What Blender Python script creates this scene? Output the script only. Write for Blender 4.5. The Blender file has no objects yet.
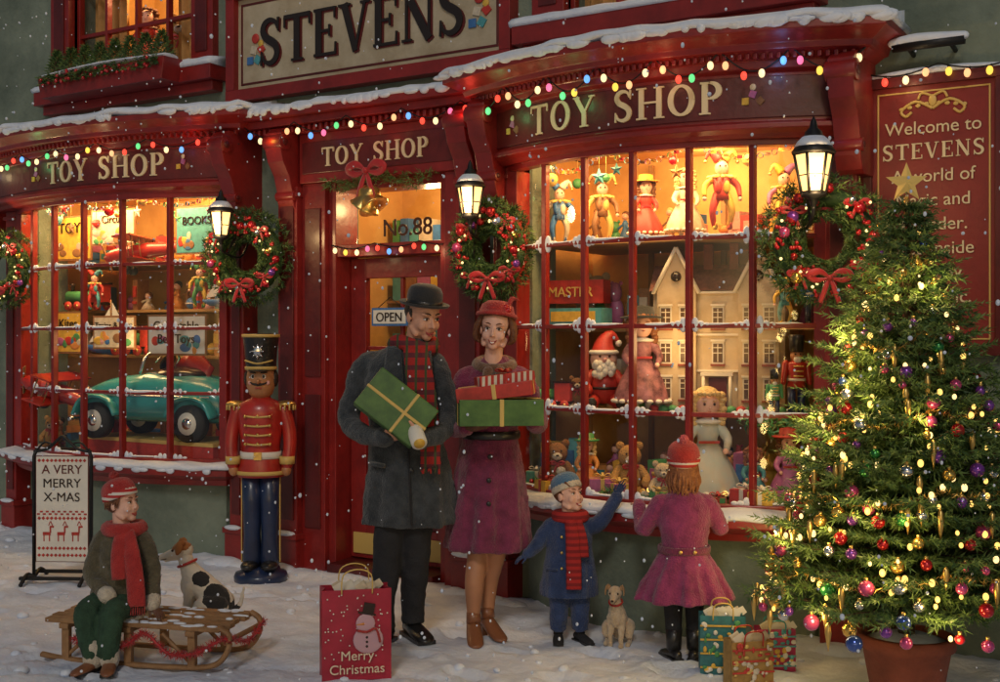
import bpy, math, random
from math import sin, cos, pi, radians as rad
from mathutils import Vector as V, Matrix, noise
R=random.Random(11)
sc=bpy.context.scene
COL=sc.collection

# ------------------------------------------------------------------ builder
def cr(pts,n):
    """catmull-rom through tuples"""
    out=[];P=[tuple(p) for p in pts];L=len(P)
    for i in range(L-1):
        p0=P[max(i-1,0)];p1=P[i];p2=P[i+1];p3=P[min(i+2,L-1)]
        for k in range(n):
            t=k/n
            out.append(tuple(.5*((2*b)+(-a+c)*t+(2*a-5*b+4*c-d)*t*t+(-a+3*b-3*c+d)*t**3) for a,b,c,d in zip(p0,p1,p2,p3)))
    out.append(P[-1]);return out

class MB:
    def __init__(s): s.v=[];s.f=[];s.mi=[];s.sm=[];s.mats=[];s.T=None;s.idx={}
    def add(s,vs,fs,m,smooth=False):
        o=len(s.v)
        if s.T is not None: vs=[s.T@V(p) for p in vs]
        s.v.extend([tuple(p) for p in vs])
        k=s.idx.get(m.name)
        if k is None: k=len(s.mats);s.idx[m.name]=k;s.mats.append(m)
        for f in fs: s.f.append([i+o for i in f]);s.mi.append(k);s.sm.append(smooth)
    def box(s,c,d,m,rot=None,taper=1.0):
        c=V(c);hx,hy,hz=d[0]/2,d[1]/2,d[2]/2
        vs=[]
        for z in(-1,1):
            k=taper if z>0 else 1
            for x,y in((-1,-1),(1,-1),(1,1),(-1,1)):
                p=V((x*hx*k,y*hy*k,z*hz))
                if rot is not None:p=rot@p
                vs.append(c+p)
        s.add(vs,[(0,3,2,1),(4,5,6,7),(0,1,5,4),(1,2,6,5),(2,3,7,6),(3,0,4,7)],m)
    def bx(s,x0,x1,y0,y1,z0,z1,m): s.box(((x0+x1)/2,(y0+y1)/2,(z0+z1)/2),(x1-x0,y1-y0,z1-z0),m)
    def ell(s,c,r,m,rot=None,nu=16,nv=10):
        c=V(c)
        if not hasattr(r,'__len__'): r=(r,r,r)
        vs=[];fs=[]
        for j in range(1,nv):
            th=pi*j/nv
            for i in range(nu):
                a=2*pi*i/nu
                p=V((r[0]*sin(th)*cos(a),r[1]*sin(th)*sin(a),r[2]*cos(th)))
                if rot is not None:p=rot@p
                vs.append(c+p)
        t=V((0,0,r[2]));b=V((0,0,-r[2]))
        if rot is not None:t=rot@t;b=rot@b
        vs+= [c+t,c+b];T=len(vs)-2
        for j in range(nv-2):
            for i in range(nu):
                k=(i+1)%nu
                fs.append((j*nu+i,(j+1)*nu+i,(j+1)*nu+k,j*nu+k))
        for i in range(nu):
            k=(i+1)%nu
            fs.append((T,i,k));fs.append((T+1,(nv-2)*nu+k,(nv-2)*nu+i))
        s.add(vs,fs,m,True)
    def rings(s,rs,m,cap=True,smooth=True,closed=True):
        n=len(rs[0]);vs=[p for r in rs for p in r];fs=[]
        for j in range(len(rs)-1):
            for i in range(n if closed else n-1):
                k=(i+1)%n
                fs.append((j*n+i,j*n+k,(j+1)*n+k,(j+1)*n+i))
        if cap:
            fs.append(tuple(range(n))[::-1]);fs.append(tuple((len(rs)-1)*n+i for i in range(n)))
        s.add(vs,fs,m,smooth)
    def lathe(s,prof,m,c=(0,0,0),seg=20,rot=None,sx=1,sy=1,smooth=True,cap=True,ph=0):
        c=V(c);rs=[]
        for r,z in prof:
            ring=[]
            for i in range(seg):
                a=2*pi*i/seg+ph
                p=V((r*cos(a)*sx,r*sin(a)*sy,z))
                if rot is not None:p=rot@p
                ring.append(c+p)
            rs.append(ring)
        s.rings(rs,m,cap,smooth)
    def tube(s,pts,rd,m,seg=10,up=None,cap=1,sm=0):
        if not hasattr(rd,'__len__'): rd=[rd]*len(pts)
        elif isinstance(rd,tuple): rd=[rd]*len(pts)
        rr=[(r if hasattr(r,'__len__') else (r,r)) for r in rd]
        if sm:
            q=cr([tuple(p)+tuple(r) for p,r in zip(pts,rr)],sm)
            pts=[V(a[:3]) for a in q];rr=[(abs(a[3]),abs(a[4])) for a in q]
        pts=[V(p) for p in pts]
        if cap==2:
            t0=(pts[0]-pts[1]).normalized();t1=(pts[-1]-pts[-2]).normalized()
            a,b=rr[0];c,d=rr[-1];e0=min(a,b);e1=min(c,d)
            pts=[pts[0]+t0*e0*.95,pts[0]+t0*e0*.6]+pts+[pts[-1]+t1*e1*.6,pts[-1]+t1*e1*.95]
            rr=[(a*.3,b*.3),(a*.78,b*.78)]+rr+[(c*.78,d*.78),(c*.3,d*.3)]
        n=len(pts);T=[]
        for i in range(n):
            t=pts[min(i+1,n-1)]-pts[max(i-1,0)]
            T.append(t.normalized() if t.length>1e-9 else V((0,0,1)))
        ref=V(up) if up is not None else (V((0,0,1)) if abs(T[0].z)<.9 else V((1,0,0)))
        rs=[]
        for i in range(n):
            if up is None and i>0:
                ref=ref-T[i]*ref.dot(T[i])
            side=T[i].cross(ref)
            if side.length<1e-6: side=T[i].cross(V((1,.3,.2)))
            side.normalize();v=side.cross(T[i]).normalized()
            if up is None: ref=v
            a,b=rr[i]
            rs.append([pts[i]+side*a*cos(2*pi*k/seg)+v*b*sin(2*pi*k/seg) for k in range(seg)])
        s.rings(rs,m,True,True)
    def loft(s,rg,m,seg=40,k=7,n=5,ph=0):
        q=cr(rg,n);rs=[]
        for z,cx,cy,rx,ry,fo in q:
            ring=[]
            for i in range(seg):
                a=2*pi*i/seg
                f=1+fo*cos(k*a+ph+1.3*sin(z*4))+fo*.5*cos((k*2+1)*a+ph*2)
                ring.append(V((cx+rx*f*cos(a),cy+ry*f*sin(a),z)))
            rs.append(ring)
        s.rings(rs,m)
        def surf(z,ang):
            b=min(q,key=lambda t:abs(t[0]-z))
            return V((b[1]+b[3]*cos(ang),b[2]+b[4]*sin(ang),z))
        return surf
    def obj(s,name,parent=None,loc=(0,0,0),rz=0,bevel=0,remesh=0,smooth_it=0,disp=None,sub=0,recalc=True):
        me=bpy.data.meshes.new(name);me.from_pydata(s.v,[],s.f)
        for m in s.mats: me.materials.append(m)
        me.polygons.foreach_set('material_index',s.mi)
        me.polygons.foreach_set('use_smooth',s.sm)
        if recalc:
            import bmesh
            b=bmesh.new();b.from_mesh(me);bmesh.ops.recalc_face_normals(b,faces=b.faces);b.to_mesh(me);b.free()
        me.update()
        o=bpy.data.objects.new(name,me);COL.objects.link(o)
        o.location=loc;o.rotation_euler=(0,0,rz)
        if parent: o.parent=parent
        if bevel:
            md=o.modifiers.new('b','BEVEL');md.width=bevel;md.segments=2;md.limit_method='ANGLE';md.angle_limit=rad(40)
        if remesh:
            md=o.modifiers.new('r','REMESH');md.mode='VOXEL';md.voxel_size=remesh;md.use_smooth_shade=True
            if smooth_it:
                md=o.modifiers.new('s','SMOOTH');md.factor=.5;md.iterations=smooth_it
        if sub:
            md=o.modifiers.new('u','SUBSURF');md.levels=sub;md.render_levels=sub
        if disp:
            dl=disp if isinstance(disp,list) else [disp]
            for ds in dl:
                t=bpy.data.textures.new(name+'_t','CLOUDS');t.noise_scale=ds[0];t.noise_depth=2
                md=o.modifiers.new('d','DISPLACE');md.texture=t;md.strength=ds[1];md.mid_level=.5
        return o
def empty(name,loc=(0,0,0),rz=0,parent=None):
    o=bpy.data.objects.new(name,None);COL.objects.link(o);o.location=loc;o.rotation_euler=(0,0,rz);o.empty_display_size=.1
    if parent:o.parent=parent
    return o

# ------------------------------------------------------------------ materials
MC={}
def mat(name,c,rough=.6,metal=0,bump=0,bs=40,var=0,vs=6,em=0,emc=None,sheen=0,coat=0,c2=None,sss=0,trans=0):
    if name in MC:return MC[name]
    m=bpy.data.materials.new(name);m.use_nodes=True;nt=m.node_tree;N=nt.nodes;L=nt.links
    b=N['Principled BSDF'];b.inputs['Base Color'].default_value=(*c,1);b.inputs['Roughness'].default_value=rough;b.inputs['Metallic'].default_value=metal
    if sheen: b.inputs['Sheen Weight'].default_value=sheen
    if coat: b.inputs['Coat Weight'].default_value=coat;b.inputs['Coat Roughness'].default_value=.15
    if em:
        b.inputs['Emission Color'].default_value=(*(emc or c),1);b.inputs['Emission Strength'].default_value=em
        m.cycles.emission_sampling='NONE'
    tc=None
    if var or bump or c2: tc=N.new('ShaderNodeTexCoord')
    if var or c2:
        n=N.new('ShaderNodeTexNoise');n.inputs['Scale'].default_value=vs;n.inputs['Detail'].default_value=6;n.inputs['Roughness'].default_value=.65
        L.new(tc.outputs['Object'],n.inputs['Vector'])
        r=N.new('ShaderNodeValToRGB');r.color_ramp.elements[0].position=.33;r.color_ramp.elements[1].position=.68
        d=c2 if c2 else tuple(min(1,x*(1+var)) for x in c)
        a=c if c2 else tuple(x*(1-var) for x in c)
        r.color_ramp.elements[0].color=(*a,1);r.color_ramp.elements[1].color=(*d,1)
        L.new(n.outputs['Fac'],r.inputs['Fac']);L.new(r.outputs['Color'],b.inputs['Base Color'])
    if bump:
        n=N.new('ShaderNodeTexNoise');n.inputs['Scale'].default_value=bs;n.inputs['Detail'].default_value=4
        L.new(tc.outputs['Object'],n.inputs['Vector'])
        u=N.new('ShaderNodeBump');u.inputs['Strength'].default_value=bump;u.inputs['Distance'].default_value=.01
        L.new(n.outputs['Fac'],u.inputs['Height']);L.new(u.outputs['Normal'],b.inputs['Normal'])
    MC[name]=m;return m
def stripes(name,c1,c2,f,thr=.5,axis='Z',rough=.9,c3=None,f2=0):
    m=bpy.data.materials.new(name);m.use_nodes=True;nt=m.node_tree;N=nt.nodes;L=nt.links;b=N['Principled BSDF'];b.inputs['Roughness'].default_value=rough
    tc=N.new('ShaderNodeTexCoord');sp=N.new('ShaderNodeSeparateXYZ');L.new(tc.outputs['Object'],sp.inputs[0])
    def band(ax,fr,th):
        a=N.new('ShaderNodeMath');a.operation='MULTIPLY';a.inputs[1].default_value=fr;L.new(sp.outputs[ax],a.inputs[0])
        g=N.new('ShaderNodeMath');g.operation='FRACT';L.new(a.outputs[0],g.inputs[0])
        h=N.new('ShaderNodeMath');h.operation='GREATER_THAN';h.inputs[1].default_value=th;L.new(g.outputs[0],h.inputs[0]);return h
    mx=N.new('ShaderNodeMix');mx.data_type='RGBA';mx.inputs[6].default_value=(*c1,1);mx.inputs[7].default_value=(*c2,1)
    L.new(band(axis,f,thr).outputs[0],mx.inputs[0]);out=mx.outputs[2]
    if c3:
        m2=N.new('ShaderNodeMix');m2.data_type='RGBA';m2.inputs[7].default_value=(*c3,1);L.new(out,m2.inputs[6])
        L.new(band('X',f2,.75).outputs[0],m2.inputs[0]);out=m2.outputs[2]
    L.new(out,b.inputs['Base Color'])
    n=N.new('ShaderNodeTexNoise');n.inputs['Scale'].default_value=180;L.new(tc.outputs['Object'],n.inputs['Vector'])
    u=N.new('ShaderNodeBump');u.inputs['Strength'].default_value=.5;u.inputs['Distance'].default_value=.005;L.new(n.outputs['Fac'],u.inputs['Height']);L.new(u.outputs['Normal'],b.inputs['Normal'])
    return m
def patches(name,base,pl,rough=.9):
    """fur with coloured patches: pl=[(centre,radius,colour)]"""
    m=bpy.data.materials.new(name);m.use_nodes=True;nt=m.node_tree;N=nt.nodes;L=nt.links;b=N['Principled BSDF'];b.inputs['Roughness'].default_value=rough
    b.inputs['Sheen Weight'].default_value=.2
    tc=N.new('ShaderNodeTexCoord');n=N.new('ShaderNodeTexNoise');n.inputs['Scale'].default_value=30;L.new(tc.outputs['Object'],n.inputs['Vector'])
    nm=N.new('ShaderNodeMath');nm.operation='MULTIPLY';nm.inputs[1].default_value=.03;L.new(n.outputs['Fac'],nm.inputs[0])
    prev=None
    for c,r,co in pl:
        d=N.new('ShaderNodeVectorMath');d.operation='DISTANCE';L.new(tc.outputs['Object'],d.inputs[0]);d.inputs[1].default_value=c
        a=N.new('ShaderNodeMath');a.operation='ADD';L.new(d.outputs['Value'],a.inputs[0]);L.new(nm.outputs[0],a.inputs[1])
        l=N.new('ShaderNodeMath');l.operation='LESS_THAN';L.new(a.outputs[0],l.inputs[0]);l.inputs[1].default_value=r+.015
        mx=N.new('ShaderNodeMix');mx.data_type='RGBA';mx.inputs[7].default_value=(*co,1)
        if prev: L.new(prev,mx.inputs[6])
        else: mx.inputs[6].default_value=(*base,1)
        L.new(l.outputs[0],mx.inputs[0]);prev=mx.outputs[2]
    L.new(prev,b.inputs['Base Color'])
    n2=N.new('ShaderNodeTexNoise');n2.inputs['Scale'].default_value=120;L.new(tc.outputs['Object'],n2.inputs['Vector'])
    u=N.new('ShaderNodeBump');u.inputs['Strength'].default_value=.6;u.inputs['Distance'].default_value=.006;L.new(n2.outputs['Fac'],u.inputs['Height']);L.new(u.outputs['Normal'],b.inputs['Normal'])
    return m
RED=mat('red_paint',(.17,.010,.010),.42,bump=.3,bs=22,c2=(.30,.018,.016),vs=5,coat=.2)
DRED=mat('dark_red_paint',(.075,.006,.007),.45,bump=.3,bs=22,c2=(.13,.010,.010),vs=5,coat=.15)
WALL=mat('sage_stucco',(.095,.125,.10),.92,bump=.8,bs=28,c2=(.22,.265,.21),vs=1.9)
SNOW=mat('snow',(.64,.71,.86),.75,bump=.9,bs=26,c2=(.80,.85,.94),vs=5)
CREAM=mat('cream_lettering',(.72,.60,.38),.5)
GOLD=mat('gold_trim',(.75,.5,.16),.32,metal=.9,bump=.1)
GOLDP=mat('gold_paint',(.62,.42,.12),.45)
IRON=mat('black_iron',(.02,.02,.022),.45,metal=.5,bump=.2,bs=60)
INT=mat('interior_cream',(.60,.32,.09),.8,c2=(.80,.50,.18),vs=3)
WOODI=mat('interior_wood',(.32,.17,.07),.6,bump=.2,bs=20,var=.3,vs=4)
WOOD=mat('sled_wood',(.22,.11,.045),.65,bump=.5,bs=30,c2=(.36,.20,.09),vs=12)
GREEN=mat('green_wrap',(.03,.09,.02),.45,bump=.1,c2=(.09,.19,.04),vs=9)
REDW=mat('red_wrap',(.42,.025,.018),.45,var=.3,vs=15)
WHITE=mat('white_paint',(.72,.69,.62),.6,var=.08)
BLACK=mat('black_felt',(.018,.018,.02),.85,bump=.3,bs=120,sheen=.3)
SKIN=mat('skin',(.58,.29,.19),.6,c2=(.66,.35,.24),vs=18,bump=.15,bs=90)
SKINP=mat('skin_pale',(.70,.40,.30),.6,c2=(.78,.46,.36),vs=18,bump=.12,bs=90)
LIP=mat('lips',(.42,.07,.06),.5);EYEW=mat('eye_white',(.8,.78,.74),.3);EYEB=mat('eye_dark',(.03,.015,.01),.2)
TEETH=mat('teeth',(.85,.82,.75),.3)
HBR=mat('hair_brown',(.09,.03,.012),.55,bump=.9,bs=90,c2=(.2,.07,.025),vs=40)
HDK=mat('hair_dark',(.03,.02,.015),.6,bump=.9,bs=90,var=.3,vs=40)
HAU=mat('hair_auburn',(.18,.055,.02),.55,bump=.9,bs=90,c2=(.36,.14,.05),vs=40)
HBL=mat('hair_blond',(.6,.38,.13),.55,bump=.8,bs=90,c2=(.75,.55,.25),vs=40)
COATG=mat('charcoal_wool',(.020,.025,.032),.95,bump=1,bs=120,c2=(.060,.068,.078),vs=16,sheen=.25)
TROU=mat('dark_trousers',(.018,.018,.022),.9,bump=.6,bs=120,var=.3)
PLUM=mat('plum_wool',(.12,.012,.045),.95,bump=1,bs=120,c2=(.24,.03,.095),vs=14,sheen=.3)
PURP=mat('magenta_wool',(.17,.016,.075),.95,bump=1,bs=120,c2=(.32,.04,.15),vs=14,sheen=.3)
NAVY=mat('navy_wool',(.012,.03,.10),.95,bump=1,bs=120,c2=(.035,.065,.18),vs=14,sheen=.25)
OLIV=mat('olive_coat',(.06,.05,.03),.95,bump=1,bs=90,c2=(.13,.11,.065),vs=14,sheen=.25)
GTRO=mat('green_trousers',(.03,.07,.04),.95,bump=.7,bs=120,var=.3,vs=15)
KRED=mat('red_knit',(.34,.015,.015),.95,bump=1,bs=150,c2=(.50,.035,.03),vs=20,sheen=.25)
FUR=mat('cream_fur',(.55,.48,.38),.95,bump=1,bs=120,var=.25,vs=30,sheen=.4)
LEAB=mat('black_leather',(.015,.014,.014),.35,coat=.2,bump=.3,bs=60);LEAT=mat('tan_leather',(.24,.09,.04),.4,coat=.2,bump=.3,bs=60)
GLOVE=mat('brown_glove',(.12,.05,.03),.6,bump=.3,bs=80)
STOCK=mat('stockings',(.42,.19,.10),.5,var=.1)
PLAID=stripes('red_plaid',(.36,.02,.018),(.12,.02,.03),16,.6,'Z',.95,(.06,.07,.03),20)
STRS=stripes('red_scarf_stripes',(.38,.02,.02),(.2,.012,.015),30,.5,'Z',.95)
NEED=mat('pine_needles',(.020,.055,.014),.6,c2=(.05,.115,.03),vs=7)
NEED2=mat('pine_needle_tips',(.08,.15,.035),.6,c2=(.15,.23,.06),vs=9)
BARK=mat('bark',(.06,.035,.02),.9,bump=.6)
TERRA=mat('terracotta',(.25,.06,.03),.75,bump=.5,var=.25)
BLUEP=mat('blue_paint',(.012,.025,.075),.4,coat=.3,var=.3,bump=.1)
REDG=mat('red_gloss',(.40,.022,.015),.35,coat=.35,var=.25,bump=.15,bs=20)
FLESHW=mat('painted_wood_flesh',(.46,.2,.08),.45,coat=.2,var=.12)
TEAL=mat('teal_paint',(.03,.30,.31),.25,coat=.7);CHROME=mat('chrome',(.7,.7,.7),.12,metal=1);RUB=mat('rubber',(.02,.02,.02),.7)
def ecol(n,c,s): return mat('bulb_'+n,tuple(x*.5 for x in c),.4,em=s,emc=c)
BW=ecol('warm',(1,.60,.14),1.7);BW2=ecol('warm_white',(1,.70,.28),1.9)
BULB=[ecol('yellow',(1,.60,.08),1.3),ecol('pink',(1,.16,.34),1.3),ecol('green',(.16,.9,.3),.9),ecol('blue',(.15,.42,1),1.2),ecol('cream',(1,.72,.36),1.5),ecol('red',(1,.07,.04),1.4),ecol('peach',(1,.45,.2),1.4)]
LGLASS=mat('lantern_glass',(1,.7,.35),.3,em=1.5,emc=(1,.58,.2))
BAUB=[mat('bauble_red',(.5,.012,.02),.14,metal=.5,coat=.5),mat('bauble_gold',(.8,.5,.12),.16,metal=.85),mat('bauble_purple',(.25,.06,.42),.12,metal=.5,coat=.5),mat('bauble_silver',(.7,.7,.72),.12,metal=.95),mat('bauble_pink',(.65,.08,.25),.12,metal=.5,coat=.5),mat('bauble_green',(.03,.25,.06),.12,metal=.6,coat=.5),mat('bauble_blue',(.06,.12,.45),.12,metal=.6,coat=.5)]
BERRY=mat('holly_berry',(.5,.01,.015),.25,coat=.5);RIB=mat('red_ribbon',(.42,.012,.018),.45,sheen=.3,var=.25)
TC=[mat('toy_%d'%i,c,.5,var=.2,vs=25) for i,c in enumerate([(.5,.04,.03),(.05,.16,.4),(.65,.4,.06),(.07,.28,.1),(.6,.52,.4),(.42,.12,.28),(.65,.26,.06),(.08,.32,.36),(.26,.12,.05),(.65,.33,.3)])]
def glassmat():
    m=bpy.data.materials.new('window_glass');m.use_nodes=True;N=m.node_tree.nodes;L=m.node_tree.links;N.clear()
    o=N.new('ShaderNodeOutputMaterial');t=N.new('ShaderNodeBsdfTransparent');g=N.new('ShaderNodeBsdfGlossy');g.inputs['Roughness'].default_value=.04
    t.inputs['Color'].default_value=(.97,.98,.97,1)
    x=N.new('ShaderNodeMixShader');x.inputs[0].default_value=.05;L.new(t.outputs[0],x.inputs[1]);L.new(g.outputs[0],x.inputs[2]);L.new(x.outputs[0],o.inputs[0]);return m
GLASS=glassmat()

# ------------------------------------------------------------------ ground
def gz(x,y):
    b=.022*noise.noise(V((x*.9,y*.9,0)))+.012*noise.noise(V((x*3,y*3,4)))
    b+=.05*math.exp(-abs(y+.15)/.18)
    return b
def ground():
    mb=MB()
    def axis(a,b,c,d,fine):
        o=[a,a*.6+b*.4,a*.25+b*.75];k=b
        while k<c:o.append(k);k+=fine
        return o+[c,c*.75+d*.25,c*.4+d*.6,d]
    X=axis(-70,-6,5.5,70,.032);Y=axis(-70,-5,.4,70,.032)
    n=len(Y);H={}
    for i,a in enumerate(X):
        for j,b in enumerate(Y):
            inn=-6<=a<=5.5 and -5<=b<=.4
            z=gz(a,b) if inn else 0
            if inn:
                z+=.016*noise.noise(V((a*7,b*7,8)))+.009*noise.noise(V((a*19,b*19,2)))
            H[i,j]=z
    r=random.Random(77)
    i0=3;j0=3
    def press(cx,cy,ang,la,lb,dep):
        ci=int((cx+6)/.032)+i0;cj=int((cy+5)/.032)+j0;k=int(la*1.6/.032)+1
        for i in range(ci-k,ci+k+1):
            for j in range(cj-k,cj+k+1):
                if (i,j) not in H or not(3<=i<len(X)-4 and 3<=j<n-4):continue
                dx=X[i]-cx;dy=Y[j]-cy;u=(dx*cos(ang)+dy*sin(ang))/la;v=(-dx*sin(ang)+dy*cos(ang))/lb;q=math.sqrt(u*u+v*v)
                if q<1: H[i,j]-=dep*(1-q**3)
                elif q<1.5: H[i,j]+=dep*.4*(1.5-q)*2
    for t in range(22):
        x=r.uniform(-3.5,4);y=r.uniform(-4.5,-.9);an=r.uniform(-.5,.5)+(pi if r.random()<.5 else 0)+.3
        for s_ in range(r.randint(5,11)):
            px=x+cos(an)*.42*s_-sin(an)*.09*(-1)**s_;py=y+sin(an)*.42*s_+cos(an)*.09*(-1)**s_
            if -5.5<px<5 and -4.8<py<-.75: press(px,py,an+r.uniform(-.2,.2),.14,.06,.032)
    for t in range(4):
        for k in range(60): press(-.6+.054*k,-2.5-(t%2)*.33+.02*k-(t//2)*1.0,.3,.07,.026,.012)
    vs=[(a,b,H[i,j]) for i,a in enumerate(X) for j,b in enumerate(Y)]
    fs=[(i*n+j,(i+1)*n+j,(i+1)*n+j+1,i*n+j+1) for i in range(len(X)-1) for j in range(n-1)]
    mb.add(vs,fs,SNOW,True);return mb.obj('snow_ground',recalc=False)
ground()
mb=MB()
for i in range(420):
    x=R.uniform(-4,4.5);y=R.uniform(-4.2,-.35);s_=R.choice((.008,.012,.018,.028));mb.ell((x,y,gz(x,y)+s_*.1),(s_*R.uniform(.8,1.6),s_,s_*.7),SNOW,Matrix.Rotation(R.uniform(0,3),3,'Z'),nu=9,nv=6)
mb.obj('snow_clumps',recalc=False)

# ------------------------------------------------------------------ serif letters
def arcp(cx,cy,rx,ry,a0,a1,n=14): return [(cx+rx*cos(rad(a0+(a1-a0)*i/n)),cy+ry*sin(rad(a0+(a1-a0)*i/n))) for i in range(n+1)]
def O_():
    p=arcp(.42,.5,.34,.45,0,360,28);return (p,[.075+.10*abs(cos(2*pi*i/28)) for i in range(29)])
sf=lambda x,y,w=.17:([(x-w,y),(x+w,y)],[.05,.05])
GL={'T':(.84,[([(.02,.955),(.82,.955)],[.09]*2),([(.42,0),(.42,.95)],[.18]*2),sf(.42,.025),([(.035,.74),(.035,.96)],[.05,.06]),([(.805,.74),(.805,.96)],[.05,.06])]),
'E':(.72,[([(.16,0),(.16,1)],[.18]*2),([(.02,.97),(.66,.97)],[.06]*2),([(.02,.03),(.68,.03)],[.06]*2),([(.16,.52),(.48,.52)],[.06]*2),([(.64,.76),(.64,1)],[.04,.06]),([(.66,0),(.66,.26)],[.06,.04]),([(.48,.4),(.48,.64)],[.05]*2)]),
'V':(.86,[([(.12,1),(.44,0)],[.18,.14]),([(.72,1),(.44,0)],[.07]*2),sf(.12,.975),sf(.72,.975,.13)]),
'N':(.9,[([(.14,0),(.14,1)],[.07]*2),([(.74,0),(.74,1)],[.07]*2),([(.12,1),(.74,0)],[.18]*2),sf(.14,.025,.13),sf(.1,.975,.1),sf(.74,.975,.13)]),
'H':(.92,[([(.16,0),(.16,1)],[.17]*2),([(.76,0),(.76,1)],[.17]*2),([(.16,.52),(.76,.52)],[.06]*2),sf(.16,.025),sf(.16,.975),sf(.76,.025),sf(.76,.975)]),
'P':(.72,[([(.16,0),(.16,1)],[.18]*2),sf(.16,.025),([(.02,.97),(.3,.97)],[.06]*2),(arcp(.32,.73,.27,.24,90,-90),[.07+.11*sin(pi*i/14) for i in range(15)]),([(.16,.49),(.33,.49)],[.06]*2)]),
'Y':(.86,[([(.1,1),(.43,.45)],[.17]*2),([(.76,1),(.43,.45)],[.07]*2),([(.43,0),(.43,.48)],[.17]*2),sf(.43,.025),sf(.12,.975,.13),sf(.74,.975,.12)]),
'O':(.86,[O_()]),
'S':(.68,[(cr([(.57,.76),(.5,.91),(.34,.965),(.17,.9),(.11,.75),(.2,.6),(.36,.51),(.51,.4),(.56,.24),(.48,.09),(.32,.035),(.15,.1),(.08,.25)],3),None),([(.59,.7),(.59,1)],[.03,.06]),([(.06,.0),(.06,.31)],[.06,.03])]),
' ':(.45,[])}
def serif(mb,txt,size,x0,z0,fn,m,th=.012,sp=.1,narrow=1):
    """fn(x,z,d)->3D point"""
    x=x0;k=0
    for ch in txt:
        w,sts=GL[ch]
        for pts,ws in sts:
            if ws is None:
                n=len(pts);ws=[.05+.13*sin(pi*i/(n-1))**1.2 for i in range(n)]
            k+=1;f=th+.0004*(k%7);rf=[];n=len(pts)
            for i in range(n):
                a=pts[max(i-1,0)];b=pts[min(i+1,n-1)];dx,dy=b[0]-a[0],b[1]-a[1];l=math.hypot(dx,dy) or 1
                nx,ny=-dy/l*ws[i]/2,dx/l*ws[i]/2;p=pts[i]
                A=(x+(p[0]+nx)*size*narrow,z0+(p[1]+ny)*size);B=(x+(p[0]-nx)*size*narrow,z0+(p[1]-ny)*size)
                rf.append([fn(A[0],A[1],f),fn(B[0],B[1],f),fn(B[0],B[1],-.004),fn(A[0],A[1],-.004)])
            mb.rings(rf,m,True,False)
        x+=(w+sp)*size*narrow
    return x-x0
def swidth(txt,size,sp=.1,narrow=1): return sum((GL[c][0]+sp) for c in txt)*size*narrow-sp*size*narrow
def text(name,s,size,loc,m,parent=None,rx=90,rz=0,ext=.003,align='CENTER',off=.0):
    c=bpy.data.curves.new(name,'FONT');c.body=s;c.size=size;c.align_x=align;c.extrude=ext;c.offset=off;c.materials.append(m);c.space_line=1.0
    o=bpy.data.objects.new(name,c);COL.objects.link(o);o.location=loc;o.rotation_euler=(rad(rx),0,rad(rz))
    if parent:o.parent=parent
    return o

# ------------------------------------------------------------------ shop
SHOP=empty('toy_shop')
class Bay:
    def __init__(s,xc,hw,yb,sag): s.xc,s.hw,s.yb,s.sag=xc,hw,yb,sag
    def B(s,t,off=0): return (s.xc+t*(s.hw+off),-(s.yb+off)-s.sag*(1-t*t))
    def path(s,off,n=28): return [(s.xc-s.hw-off,.04)]+[s.B(-1+2*i/n,off) for i in range(n+1)]+[(s.xc+s.hw+off,.04)]
    def sweep(s,mb,prof,m,smooth=False,n=28,lump=0,seed=0):
        ps=[s.path(o,n) for o,z in prof];rs=[]
        for i in range(n+3):
            r=[]
            for j,(o,z) in enumerate(prof):
                x,y=ps[j][i]
                if lump:
                    q=lump*noise.noise(V((x*5+seed,z*3,y*5)));z2=z+q*(1 if j%2 else .5)
                    y-=abs(q)*.5
                else: z2=z
                r.append(V((x,y,z2)))
            rs.append(r)
        mb.rings(rs,m,True,smooth)
WL=Bay(-2.35,1.15,.12,.30);FL=Bay(-2.45,1.42,.16,.30)
WR=Bay(2.13,.93,.12,.30);FR=Bay(2.16,1.08,.18,.30)
Z0,Z1=.68,2.62
holes=[(-3.45,-1.25,.6,2.9),(-.33,.65,-.1,2.62),(1.25,3.0,.6,2.9),(-3.0,-1.62,3.55,5.2),(1.5,2.75,3.45,5.2)]
xs=sorted(set([-8,7]+[h[0] for h in holes]+[h[1] for h in holes]));zs=sorted(set([-.2,6.3]+[h[2] for h in holes]+[h[3] for h in holes]))
def solid(i,j):
    if i<0 or j<0 or i>=len(xs)-1 or j>=len(zs)-1:return False
    x=(xs[i]+xs[i+1])/2;z=(zs[j]+zs[j+1])/2
    return not any(h[0]<x<h[1] and h[2]<z<h[3] for h in holes)
mb=MB()
for i in range(len(xs)-1):
    for j in range(len(zs)-1):
        if not solid(i,j):continue
        a,b,c,d=xs[i],xs[i+1],zs[j],zs[j+1]
        mb.add([(a,0,c),(b,0,c),(b,0,d),(a,0,d)],[(0,1,2,3)],WALL);mb.add([(a,.28,c),(b,.28,c),(b,.28,d),(a,.28,d)],[(3,2,1,0)],WALL)
        if not solid(i-1,j):mb.add([(a,0,c),(a,.28,c),(a,.28,d),(a,0,d)],[(3,2,1,0)],WALL)
        if not solid(i+1,j):mb.add([(b,0,c),(b,.28,c),(b,.28,d),(b,0,d)],[(0,1,2,3)],WALL)
        if not solid(i,j-1):mb.add([(a,0,c),(b,0,c),(b,.28,c),(a,.28,c)],[(3,2,1,0)],WALL)
        if not solid(i,j+1):mb.add([(a,0,d),(b,0,d),(b,.28,d),(a,.28,d)],[(0,1,2,3)],WALL)
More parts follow.
